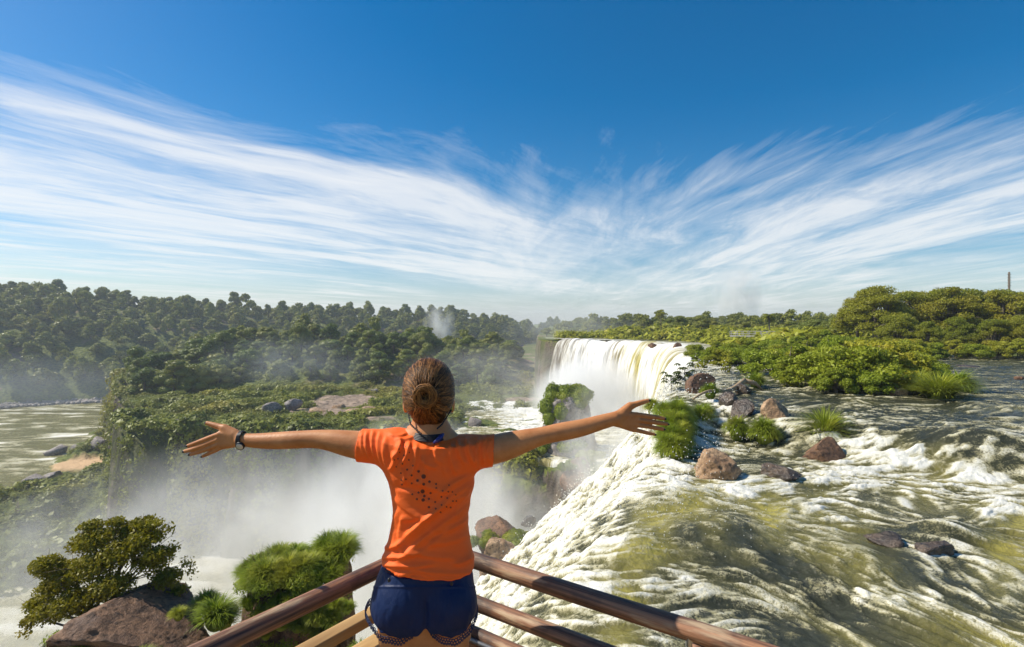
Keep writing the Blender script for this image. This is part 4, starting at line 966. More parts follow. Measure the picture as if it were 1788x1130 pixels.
RA = [(818,792,27,0),(864,785,25.5,0),(884,779.5,24.3,.004),(905,773,21.4,.006),(926,766.8,18.2,.01),(940,763,16,.012),(956,759,15,.016),(979,754,16,.02),(1000,750.6,16,.025),(1022,746,14.6,.03),(1043,739,13.6,.035),(1062,734,12.6,.04),(1073,731,12.2,.042)]
for ch in (LA, RA): b.chain([W(p[0], p[1], p[3]) for p in ch], [p[2]*SC for p in ch], .008)
def hand(Zf, wrist, heads, fingers, thumb, y0, thenar):
    wp = W(*Zf(wrist), y0)
    for i, hd in enumerate(heads):
        hp = W(*Zf(hd), y0+.002); b.cap(wp*.85+hp*.15+np.array([0, 0, (1.5-i)*.006]), hp, .0125, .0092, .010, .85)
    for hd, fg, rr in zip(heads, fingers, (.0080, .0082, .0078, .0070)):
        pts = [W(*Zf(hd), y0+.002)]+[W(*Zf(q), y0+.004+.010*(j+1)*.8) for j, q in enumerate(fg)]
        b.chain(pts, [rr*1.06, rr, rr*.92, rr*.74][:len(pts)], .0025)
        p = pts[-1]; d_ = pts[-1]-pts[-2]; nails.append((p, d_/np.linalg.norm(d_), rr*.75))
    tp = [W(*Zf(q), y0+.006+.006*j) for j, q in enumerate(thumb)]; b.chain(tp, [.0135, .0112, .0092, .0072], .006)
    d_ = tp[-1]-tp[-2]; nails.append((tp[-1], d_/np.linalg.norm(d_), .0065)); b.cap(W(*Zf(thenar), y0+.004), tp[1], .014, .011, .010)
nails = []
hand(Z1, (480,662), ((330,628),(322,664),(332,696),(352,716)), (((235,664),(165,691),(112,709)),((228,704),(148,732),(88,748)),((250,730),(185,753),(128,769)),((302,742),(250,766),(213,783))), ((440,622),(365,588),(300,568),(246,552)), .036, (430,640))
hand(Z4, (1190,336), ((1372,303),(1380,345),(1372,386),(1345,424)), (((1458,312),(1540,324),(1600,335)),((1470,357),(1556,370),(1624,379)),((1462,398),(1535,412),(1592,421)),((1420,442),(1476,456),(1520,464))), ((1225,300),(1318,232),(1400,205),(1466,187)), .042, (1250,300))
# legs and feet
for (hx, kx, fx_) in ((702, 708, 712), (780, 776, 772)):
    H = W(hx, 1075); K = W(kx, 0); K = np.array([K[0], YP+.012, DECK+.46]); A = np.array([W(fx_, 0)[0], YP-.02, DECK+.09])
    b.chain([H, np.array([W(hx, 0)[0], YP, 3.44]), K], [.078, .068, .050], .02); b.chain([K, K*.65+A*.35+np.array([0, -.012, 0]), A], [.048, .052, .032], .015)
    b.cap(A, A+np.array([0, -.03, -.05]), .034, .032, .015); b.cap(A+np.array([0, -.02, -.052]), A+np.array([0, .16, -.062]), .034, .028, .02)
for zt in (0,):
    V, Q = b.mesh(2)
print('body', len(V)); del b.D
obj('body', mesh_np('body', V-OR, Q, M['skin']), person)
# fingernails
for i, (p, d_, rr) in enumerate(nails):
    v, f = ico(2); a_, c_ = frame_of(d_); B3 = np.array([d_, np.array([0, -1.0, 0]), np.cross(d_, [0, -1.0, 0])])
    vv = (v*np.array([rr*1.05, rr*.22, rr*.62]))@B3+p+d_*rr*.35+np.array([0, -rr*.78, 0])
    obj('fingernail', mesh_np('fingernail', vv-OR, f, M['nail']), person)
# t-shirt
s = SDF((-.56, 1.44, 3.62), (.03, 1.86, 4.24), .0028)
rows = [(770,672,842,.100),(800,664,838,.102),(818,670,829,.104),(835,679,826,.104),(850,683,824,.102),(870,686,821,.098),(890,688,818,.095),(910,687,817,.094),(930,682,819,.097),(950,676,822,.101),(970,669,826,.106),(990,663,828,.110),(1005,659.5,829,.112),(1026,658,830,.112)]
s.loft([(W(0, q)[2], W(l, 0)[0], W(r_, 0)[0], YP-d_, YP+d_*1.0) for q, l, r_, d_ in rows], .012, 2.25)
s.cap(W(692, 777), W(748, 786), .0535, .052, .03, 1.35); s.cap(W(748, 786), W(812, 790), .052, .050, .03, 1.35)
s.cap(W(735, 773), W(768, 778), .044, .044, .02, 1.2)
s.chain([W(705, 790), W(664, 780), W(600, 776)], [.062, .0555, .0485], .022); s.chain([W(800, 796), W(838, 789), W(890, 783)], [.060, .0525, .0500], .022)
def pl(n, p0): n = np.asarray(n, dtype=float); n /= np.linalg.norm(n); return lambda x, y, z: (x-p0[0])*n[0]+(y-p0[1])*n[1]+(z-p0[2])*n[2]
full = ((-2, 0, 0), (2, 4, 6))
s.apply(*full, pl((-1, 0, .12), W(628, 778)), op='and'); s.apply(*full, pl((1, 0, -.06), W(863, 786)), op='and')
s.apply(*full, lambda x, y, z: (CZ-(np.interp((x/SC/KB)+894, [655, 700, 745, 830], [1000, 1008, 1014, 1018])-565)*SC*KB)-z+0*y, op='and')
s.ell(W(752, 744, .012), (.068, .088, .060), op='cut')                       # neckline
s.apply(*full, lambda x, y, z: np.sqrt((z-W(0, 778)[2])**2+((y-YP)/1)**2)-.044+(x-W(640, 0)[0])*8*(x > W(640, 0)[0]), op='cut')
s.apply(*full, lambda x, y, z: np.sqrt((z-W(0, 785)[2])**2+((y-YP)/1)**2)-.0455-(x-W(852, 0)[0])*8*(x < W(852, 0)[0]), op='cut')
V, Q = s.mesh(2); N = vnorm(V, Q); px = V[:, 0]/V[:, 1]*F+894; py = 565+(CZ-V[:, 2])/V[:, 1]*F
FO = []   # folds: x0,y0,x1,y1,width,amp in photo pixels / mm
for q in ((826,838,700,948,6,5.0),(822,856,712,930,5,3.5),(826,826,760,868,5,3.0),(820,880,690,985,5,3.2),(818,905,740,962,4.5,2.6),(824,842,790,905,4,2.5),
    (688,800,700,768,4,4.2),(700,815,716,770,4,4.0),(716,838,728,776,4,3.4),(733,850,742,800,5,2.5),(682,822,690,790,4,3.5),(705,850,700,815,4,2.5),
    (690,768,725,762,3.5,2.2),(680,760,712,757,3,2),(800,770,812,812,4,3.5),(787,775,797,830,4,3.0),(815,766,830,815,4,3.4),(775,790,782,835,5,2.3),(760,780,768,810,4,2),
    (735,800,765,818,5,2.4),(728,842,790,858,5,2.6),(700,905,760,898,6,2.5),(690,870,740,905,5,2.4),(695,890,688,960,5,3.0),(705,900,700,965,4,2.2),
    (668,974,740,962,4,3.0),(664,986,760,985,3.5,2.8),(662,997,720,1002,3.5,2.6),(720,995,826,1000,3.5,2.4),(700,960,800,975,5,2.2),(740,1006,828,1008,3,2.0),(672,958,706,945,4,3),(790,985,828,970,4,2.6),(750,950,815,935,5,2.4),(760,930,818,900,5,2.3),
    (640,754,646,800,3.5,2.8),(651,752,658,806,3.5,3.0),(663,756,668,812,3.5,3.0),(632,756,637,796,3,1.8),(674,765,676,815,3.5,2.8),(848,762,846,812,3.5,2.4),(838,764,832,814,3.5,2.8),(856,764,855,808,3,1.6),
    (690,850,760,875,6,-3),(800,860,730,915,6,-3),(745,765,750,800,7,-2)):
    FO.append(q)
disp = np.zeros(len(V)); front = N[:, 1] > .3
for x0, y0, x1, y1, w_, am in FO:
    ex, ey = x1-x0, y1-y0; L2 = ex*ex+ey*ey; t_ = ((px-x0)*ex+(py-y0)*ey)/L2; bow = 4*np.sin(np.clip(t_, 0, 1)*3.14)*(1 if am > 0 else -1)
    dd = ((px-x0)*(-ey)+(py-y0)*ex)/math.sqrt(L2)-bow; fade = sstep(-.12, .2, t_)*sstep(1.12, .75, t_)
    disp += am*.0025*np.where(dd > 0, np.exp(-(dd/(w_*.75))**2), np.exp(-(dd/(w_*1.5))**2))*fade
disp = np.where(front, disp*.3, disp)
disp += .0022*(fbm(px*.03, py*.07, V[:, 1]*9, 3, 45)-.5)*2
disp -= .0022*np.exp(-((py-np.interp(px, [655, 700, 745, 830], [992, 1002, 1008, 1012]))/1.6)**2)*(px > 655)*(px < 832)
V = V+N*disp[:, None]
sh = obj('t_shirt', mesh_np('t_shirt', V-OR, Q, M['shirt']), person)
from mathutils.bvhtree import BVHTree
bv = BVHTree.FromPolygons([tuple(p) for p in V], [tuple(int(i) for i in q) for q in Q])
mb = MB(); ang = np.arange(12)/12*2*math.pi
dots = [(739.8,832,4.0),(740,845.5,2.4),(738,858,3.6),(739,873,3.0),(731,823,2.4),(729,839,2.4),(750,841,2.2),(761.5,845,1.7),(741,866,2.2),(711,820,1.8),(719,830,1.8),(721,813,1.5),(714,803,1.4),(705,795,1.3),(697,784,1.2),(700,826,1.4),(701,838,1.4),(709,837,1.4),(719,844,1.5),(702,846,1.5),(695,801,1.2),(703,810,1.3),(692,815,1.2),(689,803,1.1),(698,790,1.1),
    (731,860,1.8),(720,863,1.6),(728,871.5,2.0),(752,861,1.8),(749,871,1.8),(760,876.5,1.6),(771,867.5,1.5),(781,869.5,1.4),(749,885.5,2.0),(761,888,1.5),(771,881.5,1.5),(780,885,1.4),(787,886,1.4),(791,875,1.4),(797,875,1.3),(790,859,1.3),(783,858.5,1.3),(762,852,1.6),(773,857,1.5),(784,847,1.3),(769.5,894.5,1.4),(796,864,1.1),(708,779,1.0),(715,790,1.1)]
for (dx_, dy_, r_) in dots:
    c = []
    for a in list(ang):
        q0 = P(dx_+r_*math.cos(a), dy_+r_*math.sin(a), 1.35); q1 = P(dx_+r_*math.cos(a), dy_+r_*math.sin(a), 1.6)
        hit = bv.ray_cast(Vector(q0), Vector(q1-q0).normalized())
        c.append(np.array(hit[0] if hit[0] else P(dx_, dy_, YP-.1))-np.array([0, .0015, 0]))
    cc = np.mean(c, 0)-np.array([0, .0012, 0]); n = len(c); mb.add(np.array(c+[cc]), [[(i+1) % n, i, n] for i in range(n)][::-1])
obj('dot_print', mb.mesh('dot_print', M['dot'], True, origin=OR), sh)
# shorts
q_ = SDF((-.52, 1.44, 3.42), (.0, 1.86, 3.76), .0028)
q_.loft([(W(0, q)[2], W(l, 0)[0], W(r_, 0)[0], YP-d_, YP+.095) for q, l, r_, d_ in ((985, 668, 822, .096), (1004, 660, 826, .104), (1030, 652, 829, .112), (1060, 647, 831, .118), (1082, 645, 832, .112))], .02, 2.2)
q_.ell(W(700, 1058, -.055), (.078, .068, .075), .03); q_.ell(W(786, 1058, -.055), (.076, .068, .075), .03)
for l, r_ in ((641, 741), (745, 834)):
    q_.loft([(W(0, q)[2], W(l+a, 0)[0], W(r_+c, 0)[0], YP-.108, YP+.098) for q, a, c in ((1070, 4, 1), (1095, 2, 0), (1122, 0, 0), (1140, -1, 1))], .006, 2.3)
HX = [636, 645, 665, 700, 730, 742, 752, 790, 815, 830, 838]; HY = [1084, 1092, 1107, 1115, 1108, 1098, 1106, 1114, 1107, 1092, 1084]
hem = lambda x: CZ-(np.interp(x/SC/KB+894, HX, HY)-565)*SC*KB
q_.apply(*full, lambda x, y, z: hem(x)-z+.003*np.abs(np.sin(x*120))+0*y, op='and')
for l, r_ in ((641, 741), (745, 834)):
    c_ = W((l+r_)/2, 1125); q_.ell(c_, ((r_-l)/2*SC-.006, .092, .035), op='cut')
V, Q = q_.mesh(2); N = vnorm(V, Q); px = V[:, 0]/V[:, 1]*F+894; py = 565+(CZ-V[:, 2])/V[:, 1]*F
dsp = .005*(fbm(px*.055, py*.018, V[:, 1]*6, 3, 55)-.5)*2*sstep(1010, 1050, py); dsp -= .008*np.exp(-((px-743)/5)**2)*sstep(1030, 1070, py); dsp += .0022*np.exp(-((py-1025)/2)**2)
V = V+N*dsp[:, None]
so_ = obj('shorts', mesh_np('shorts', V-OR, Q, M['shorts']), person)
for dx_, dy_ in ((679.5, 1013), (788.5, 1019)):
    v, f = ico(2); obj('button', mesh_np('button', v*np.array([.005, .004, .007])+W(dx_, dy_, -.118)-OR, f, M['black']), so_)
mb = MB()
for l, r_ in ((641, 741), (745, 834)):
    cx = W((l+r_)/2, 0)[0]; rx = (r_-l)/2*SC
    for i in range(64):
        a = i/64*2*math.pi; c = np.array([cx+rx*math.cos(a)*1.0, YP-.005+.104*math.sin(a), 0]); c[2] = float(hem(c[0]))-.006-.004*abs(math.sin(i*.52))
        tx_ = np.array([-math.sin(a), math.cos(a), 0]); 
        for (dz_, rr, tr) in ((.001, .0046, .0016), (-.007, .0042, .0015), (-.0125, .0026, .0014)):
            th = np.arange(9)/8*2*math.pi; off = tx_*(.004 if dz_ < -.006 else 0)
            pts = c+off+np.array([0, 0, dz_])+np.outer(np.cos(th)*rr, tx_)+np.outer(np.sin(th)*rr, [0, 0, 1]); add_tube(mb, pts, tr, 4, caps=False)
obj('lace_trim', mb.mesh('lace_trim', M['lace'], True, origin=OR), so_)
# hair: cap, bun and combed strands running to the bun
h = SDF((-.46, 1.44, 4.10), (-.05, 1.90, 4.42), .0022)
HC = W(749, 677, .006); HR = np.array([.0805, .105, .0955]); BN = W(745, 690, -.095)
h.ell(HC, HR, .02); h.ell(W(749, 702, -.01), (.068, .084, .056), .03); h.cap(W(735, 728, -.035), W(764, 728, -.035), .022, .022, .02)
h.ell(W(749, 700, .10), (.06, .075, .075), op='cut'); 
h.ell(BN, (.024, .020, .024), .004)
def tor(x, y, z):
    rx = np.sqrt((x-BN[0])**2+(z-BN[2])**2)-.0245; return np.sqrt(rx**2+(y-BN[1]+.020)**2)-.0125
h.apply(BN-.07, BN+.07, tor, .004)
V, Q = h.mesh(1); N = vnorm(V, Q)
def strand_attr(V):
    an = np.arctan2(V[:, 2]-BN[2], V[:, 0]-BN[0]); rr = np.hypot(V[:, 2]-BN[2], V[:, 0]-BN[0])
    inn = rr < .037; an2 = an+rr*6; ring = an*2.2+rr*60
    s1_ = fbm(np.where(inn, ring*2.0, an2*9), np.where(inn, rr*60, rr*5), V[:, 1]*2, 3, 66); s2_ = vnoise(np.where(inn, ring*8, an2*34), rr*8, None, 67)
    return s1_, s2_
a1, a2 = strand_attr(V); V = V+N*((a1-.5)*.0035+(a2-.5)*.0012)[:, None]
mb = MB(); mb.add(V, Q, np.clip((a1-.40)*1.3+(a2-.5)*.5, 0, .8)); bv = BVHTree.FromPolygons([tuple(p) for p in V], [tuple(int(i) for i in q) for q in Q])
r = np.random.default_rng(12)
def on_hair(p, lift):
    loc, nn, i_, d_ = bv.find_nearest(Vector(p)); return np.array(loc)+np.array(nn)*lift
for i in range(1500):
    a = r.uniform(0, 2*math.pi); top = HC+np.array([math.cos(a)*HR[0]*1.05, r.uniform(-.02, .05), math.sin(a)*HR[2]*1.05])
    if math.sin(a) < -.75: top = W(749+r.uniform(-26, 26), 733, -.04)
    end = BN+np.array([math.cos(a+.5), 0, math.sin(a+.5)])*.030; sw = r.normal(0, .007); pts = []
    for k in range(9):
        q = k/8; p = top*(1-q)+end*q; p = p+np.array([math.sin(a), 0, -math.cos(a)])*(.010*math.sin(q*3.14)+sw*math.sin(q*3.14)); p[1] -= .05*math.sin(q*3.14)
        pts.append(on_hair(p, .0004+.0012*r.random()))
    add_tube(mb, pts, [.0003]+[.0010]*7+[.0004], 4, a=float(np.clip(r.random()**2.2*1.05, 0, 1)))
for i in range(110):
    a = r.uniform(0, 6.28); r0 = r.uniform(.008, .036); w0 = r.uniform(-.5, .5); o0 = r.normal(0, .004, 2); pts = [on_hair(BN+np.array([o0[0]+math.cos(a+k*(.33+w0*.1))*(r0+.001*k*w0*4), -.03, o0[1]+math.sin(a+k*.33)*(r0+.001*k)]), .0006+.002*r.random()) for k in range(9)]
    add_tube(mb, pts, .0009, 4, a=float(np.clip(r.normal(.5, .28), 0, 1)))
for i in range(34):
    a = r.uniform(-.2, 3.4); p0 = HC+np.array([math.cos(a)*HR[0], r.uniform(-.05, .03), math.sin(a)*HR[2]]); o_ = p0-HC; o_ /= np.linalg.norm(o_)
    add_tube(mb, [p0-o_*.004, p0+o_*.004+r.normal(0, .004, 3), p0+o_*.009+r.normal(0, .008, 3)], [.0004, .0003, .0002], 3, a=.7)
obj('hair', mb.mesh('hair', M['hair'], True, origin=OR), person)
# eyewear with its beaded cord, neck strap, vest edge
mb = MB(); add_tube(mb, [W(709.5, 700, .03), W(710.5, 707, .01), W(711.5, 717, -.005)], .0032, 6)
eye = thing('sunglasses', 'lime-green framed sunglasses on a black beaded cord behind the neck of the woman', 'sunglasses', tuple(W(749, 706, .1)))
EO = W(749, 706, .1)
mb2 = MB()
for sx in (-1, 1):
    add_tube(mb2, [W(749+sx*39.5, 717, -.012), W(749+sx*40, 706, .005), W(749+sx*41, 699, .06), W(749+sx*36, 699, .105)], .0026, 6)
    th = np.arange(13)/12*2*math.pi; c = W(749+sx*18, 703, .118); add_tube(mb2, c+np.stack([np.cos(th)*.026, 0*th, np.sin(th)*.019], 1), .002, 5, caps=False)
obj('frame', mb2.mesh('frame', M['lime'], True, origin=EO), eye)
r = np.random.default_rng(3)
for pts in ([(712,718,-.014),(714,728,-.03),(717,741,-.045),(724,748,-.058),(735,757,-.072)],[(788,716,-.014),(776+8,722,-.03),(773+4,733,-.045),(772,741,-.055),(764,748,-.07)]):
    mb = MB(); P3 = [W(*p) for p in pts]; add_tube(mb, P3, .0018, 5)
    for k in range(26):
        q = k/25*(len(P3)-1); i_ = min(int(q), len(P3)-2); c = P3[i_]*(1-q+i_)+P3[i_+1]*(q-i_); v, f = ico(1); mb.add(v*(.0034 if k % 2 else .0024)+c, f)
    obj('cord', mb.mesh('cord', M['black'], True, origin=EO), eye)
mb = MB(); th = np.linspace(0, 2*math.pi, 33)
for k in range(5):
    c = W(752, 750+k*2.2, .0); add_tube(mb, c+np.stack([np.sin(th)*(.0575+.0015*k), -np.cos(th)*(.064+.002*k), .006*np.cos(th*1)*-1-.002*np.sin(th)], 1), .0034, 6, caps=False)
nk = obj('neck_strap', mb.mesh('neck_strap', M['black'], True, origin=OR), person)
mb = MB(); add_tube(mb, [W(757, 774, -.078), W(764, 769, -.078), W(770, 763, -.072), W(774, 758, -.06)], [.004, .0075, .0075, .004], 6); obj('vest_strap', mb.mesh('vest_strap', M['navy'], True, origin=OR), person)
# watch
wc = W(421.5, 768, .036); wt = thing('wristwatch', 'black-strapped wristwatch with a pale round dial on the left wrist of the woman', 'watch', tuple(wc))
mb = MB(); ax_ = np.array([.97, 0, .18])
for k in range(5): add_tube(mb, wc+ax_*(k-2)*.0026+np.stack([-.18*np.sin(th)*.0, np.cos(th)*.0245, np.sin(th)*.0265], 1), .0024, 5, caps=False)
obj('strap', mb.mesh('strap', M['black'], True, origin=wc), wt)
def disc(c, n, r_, t_, mat, nm, par, org):
    n = np.asarray(n, dtype=float); n /= np.linalg.norm(n); mb = MB(); add_tube(mb, [c-n*t_, c-n*t_*.3, c+n*t_], [r_, r_*1.04, r_*.94], 28); return obj(nm, mb.mesh(nm, mat, True, origin=org), par)
dc = W(419, 779, .014); nn = np.array([-.05, -.86, -.42]); nn /= np.linalg.norm(nn)
disc(dc, nn, .0145, .0035, M['black'], 'case', wt, wc); disc(dc+nn*.0036, nn, .0112, .0006, M['dial'], 'dial', wt, wc)
# tattoo band and shoes
mb = MB(); v, f = ico(3)
arm_bv = None
for (hx) in (712, 772):
    A = np.array([W(hx, 0)[0], YP-.02, DECK+.045]); v, f = ico(4); v = v.copy()
    sv = v*np.array([.046, .135, .062]); sv[:, 2] = np.maximum(sv[:, 2], -.042); sv[:, 2] *= np.interp(sv[:, 1], [-.13, 0, .13], [1.1, .95, .55])
    obj('shoe', mesh_np('shoe', sv+A+np.array([0, .055, .0])-OR, f, M['sole']), person)

# ------------------------------------------------------------------ lookout: wooden deck and railing
def wood_build(t):
    p = t.n('ShaderNodeTexCoord').outputs['Object']; g1 = t.noise(t.mapping(p, (1.6, 55, 55)), 1.0, 7, .68, .8); g2 = t.noise(p, 5, 4, .6)
    c = t.mix(t.ramp(g1, [(.35, 0), (.65, 1)]), (.045,.018,.012), (.42,.20,.10)); c = t.mix(t.ramp(g2, [(.52, 0), (.68, .85)]), c, (.045,.028,.022))
    c = t.mix(t.ramp(t.noise(t.mapping(p, (1.5, 9, 9)), 2.0, 5, .6), [(.60, 0), (.70, .8)]), c, (.5,.36,.22))
    return {'Base Color': c, 'Roughness': t.map(g1, .3, .7, .42, .75)}
M['wood'] = principled('weathered_wood', wood_build, lambda t: t.noise(t.mapping(t.n('ShaderNodeTexCoord').outputs['Object'], (2, 26, 26)), 1.5, 7, .65, .4), .7, .006)
def ywood_build(t):
    p = t.n('ShaderNodeTexCoord').outputs['Object']; g1 = t.noise(t.mapping(p, (1.2, 16, 16)), 1.0, 6, .6, .4)
    return {'Base Color': t.mix(t.ramp(g1, [(.35, 0), (.65, 1)]), (.30,.17,.06), (.60,.38,.15)), 'Roughness': .7}
M['ywood'] = principled('pale_wood', ywood_build, lambda t: t.noise(t.mapping(t.n('ShaderNodeTexCoord').outputs['Object'], (2, 26, 26)), 1.5, 6), .5, .004)
CN = np.array([-.33, 2.0]); RD = np.array([.98, -.66]); RD /= np.linalg.norm(RD); LD = np.array([-.49, -.66]); LD /= np.linalg.norm(LD)
rail = thing('wooden_railing', 'dark wooden railing of round rails meeting in a corner in front of the woman', 'railing', (CN[0], CN[1], DECK))
RO = np.array([CN[0], CN[1], DECK])
def log(name, D2, t0, t1, z, rad, mat, seed, sq=1.0, sub=60, k=16, out=0.0):
    "a rail modelled along its own x axis, then placed"
    L = t1-t0; xs = np.linspace(0, L, sub); mb = MB(); pts = np.stack([xs, .008*(vnoise(xs*1.7+seed, xs*0)-.5), .008*(vnoise(xs*1.3+seed, xs*0, None, 5)-.5)], 1)
    rr = rad*(1+.10*(vnoise(xs*3+seed, xs*0, None, 6)-.5)); rr[0] *= .9; rr[-1] *= .9
    add_tube(mb, pts, rr, k, squash=sq, jit=.10, seed=seed)
    a = math.atan2(D2[1], D2[0]); nrm = np.array([-D2[1], D2[0]])*out; o = obj(name, mb.mesh(name, mat, True), rail, (D2[0]*t0+nrm[0], D2[1]*t0+nrm[1], z-DECK), (0, 0, a)); return o
def plank(name, D2, t0, t1, z, hw, hh, mat, out=0.0, par=None, org=None):
    L = t1-t0; V, T = box_VF((L/2, 0, 0), (L/2, hw, hh), None, .006); mb = MB(); mb.add(V, T); a = math.atan2(D2[1], D2[0]); nrm = np.array([-D2[1], D2[0]])*out
    return obj(name, mb.mesh(name, mat, False), rail, (D2[0]*t0+nrm[0], D2[1]*t0+nrm[1], z-DECK), (0, 0, a))
log('top_rail', RD, -.02, 3.4, 3.640, .0295, M['wood'], 3); log('top_rail', LD, .0, 3.4, 3.638, .029, M['wood'], 9)
log('middle_rail', RD, -.03, 3.4, 3.490, .027, M['wood'], 15); plank('middle_board', LD, .02, 3.4, 3.488, .026, .018, M['ywood'])
log('lower_rail', RD, -.03, 3.4, 3.375, .024, M['wood'], 25); plank('lower_board', LD, .02, 3.4, 3.385, .045, .018, M['ywood'], out=.02)
plank('foot_board', RD, .0, 3.4, 3.33, .022, .030, M['wood']); plank('foot_board', LD, .02, 3.4, 3.28, .020, .045, M['wood'])
for zz_ in (3.12, 2.95): plank('foot_board', RD, .0, 3.4, zz_, .02, .04, M['wood']); plank('foot_board', LD, .02, 3.4, zz_, .02, .04, M['wood'])
mb = MB(); add_tube(mb, [(0, 0, 0), (3.3, 0, 0)], .009, 10); a = math.atan2(RD[1], RD[0]); nrm = np.array([-RD[1], RD[0]])*-.06
obj('steel_pipe', mb.mesh('steel_pipe', M['steel']), rail, (nrm[0]+.05, nrm[1], 3.372-DECK), (0, 0, a))
for D2, ts in ((RD, (.04, 1.02, 2.1, 3.2)), (LD, (1.3, 2.5))):
    for t_ in ts:
        p = D2*t_; mb = MB(); add_tube(mb, [(0, 0, -.25), (0, 0, .4), (0, 0, .86)], [.028, .027, .025], 12); po = obj('post', mb.mesh('post', M['wood']), rail, (p[0], p[1], 0))
        V, T = box_VF((0, 0, .845), (.032, .012, .03), None, .003); mb = MB(); mb.add(V, T); obj('bracket', mb.mesh('bracket', M['steel'], False), po)
deck = thing('wooden_deck', 'plank floor of the lookout under the feet of the woman', 'deck', (CN[0], CN[1], DECK))
k = 0
for i in range(30):
    t0 = .03+i*.125; A = CN+RD*.0+(-(np.array([0, 1.0])))*t0*1.0
    # planks run parallel to the picture plane, shorter towards the corner
    y = CN[1]-t0; tL = t0/-LD[1]; tR = t0/-RD[1]; x0 = CN[0]+LD[0]*tL; x1 = CN[0]+RD[0]*tR
    x0 = max(x0, -2.6); x1 = min(x1, 2.9); V, T = box_VF(((x0+x1)/2-CN[0], y-CN[1]-.03, -.018), (max((x1-x0)/2, .05), .058, .018), None, .004); mb = MB(); mb.add(V, T)
    obj('plank', mb.mesh('plank', M['ywood'], False), deck)
for xx in (-1.0, .3, 1.4):
    V, T = box_VF((xx, -1.6, -.11), (.05, 1.2, .07), None, .004); mb = MB(); mb.add(V, T); obj('joist', mb.mesh('joist', M['wood'], False), deck)
# ------------------------------------------------------------------ river rocks, tussocks, near spurs, footbridge
def zr(x, y): return float(river_base(np.array([float(x)]), np.array([float(y)]))[0])
def boulder(px, py, z, wpx, hpx, seed, mat, label, name='boulder', group='boulders in the river', yaw=0, depth=1.0, **kw):
    g = G(px, py, z); Y = g[1]; sx = wpx/2/F*Y; sz = hpx/F*Y
    o = obj(name, rock_mesh(name, seed, (sx*1.05, sx*depth, sz*1.0), mat, **kw), None, (g[0], g[1]+sx*.5, z+sz*.12), (0, 0, yaw)); return tag(o, label, 'rock', group)
boulder(1262, 836, 0.0, 112, 43, 901, M['rock_tan'], 'pitted tan boulder standing alone in the rapids, with a dark hollow', planes=18, rough=.17, yaw=.3, cut=(.52, .85), depth=.8)
boulder(1372, 843, 0.0, 74, 28, 902, M['rock_wet'], 'black wet boulder with water running over it, right of the pitted tan one', rough=.14)
boulder(1457, 803, 0.05, 88, 38, 903, M['rock'], 'brown flat-topped boulder under the tall river tussock', planes=9, rough=.08)
boulder(1362, 735, .75, 52, 34, 904, M['rock_tan'], 'orange-tan boulder on the ledge above the twin tussocks', planes=10)
boulder(1300, 728, .75, 50, 28, 905, M['rock_wet'], 'dark wet rock in the ledge cascade, left of the orange-tan one', planes=12)
boulder(1275, 712, .95, 40, 24, 907, M['rock_wet'], 'small dark rock at the left end of the ledge crest', planes=12)
boulder(1650, 975, .0, 110, 20, 908, M['rock_wet'], 'black rock almost drowned by the foam at lower right', rough=.2, depth=.7)
boulder(1560, 955, .0, 70, 18, 909, M['rock_wet'], 'small drowned black rock left of the larger one at lower right', rough=.2)
boulder(1232, 682, 1.15, 60, 26, 910, M['rock'], 'rusty brown rock below the bushes by the far fall', planes=10, rough=.12)
boulder(1305, 684, 1.15, 34, 14, 912, M['rock_wet'], 'low dark rock under the root end of the fallen trunk')
boulder(1572, 688, 1.15, 34, 12, 913, M['rock_tan'], 'small ochre rock at the foot of the island bushes')
boulder(1140, 604, 1.3, 22, 6, 914, M['rock'], 'reddish rock at the brink of the far fall')
boulder(1184, 606, 1.3, 20, 7, 915, M['rock'], 'second reddish rock at the right of the far brink')
boulder(1380, 628, 1.3, 30, 8, 916, M['rock_tan'], 'pale rocks in the gap left of the island')
boulder(1786, 662, 1.2, 22, 5, 917, M['rock'], 'flat rock in calm water at the right picture edge')
boulder(1700, 642, 1.2, 40, 5, 918, M['rock_wet'], 'low wet rock beside the reed clump')
boulder(880, 962, -7.0, 120, 50, 920, M['rock'], 'mossy rock at the foot of the white apron, beside the railing', 'mossy_rock', 'rocks at the foot of the near fall', planes=10)
boulder(905, 955, -7.3, 40, 18, 921, M['rock_wet'], 'dark rock poking from the white water above the mossy one', 'boulder', 'rocks at the foot of the near fall')
boulder(1013, 905, -5.5, 18, 10, 922, M['rock_wet'], 'tiny dark rock in the middle of the white apron', 'boulder', 'rocks at the foot of the near fall')
boulder(925, 915, -7.0, 34, 14, 923, M['rock_wet'], 'small dark rock at the misty outer edge of the apron', 'boulder', 'rocks at the foot of the near fall')
boulder(865, 1010, -6.8, 90, 56, 924, M['rock_tan'], 'pale bare rock under the mossy one, seen above the second rail', 'boulder', 'rocks at the foot of the near fall', planes=9)
boulder(1010, 838, -9, 70, 40, 925, M['rock'], 'mossy ledge beside the lower greenish fall', 'mossy_rock', 'rocks at the foot of the near fall')
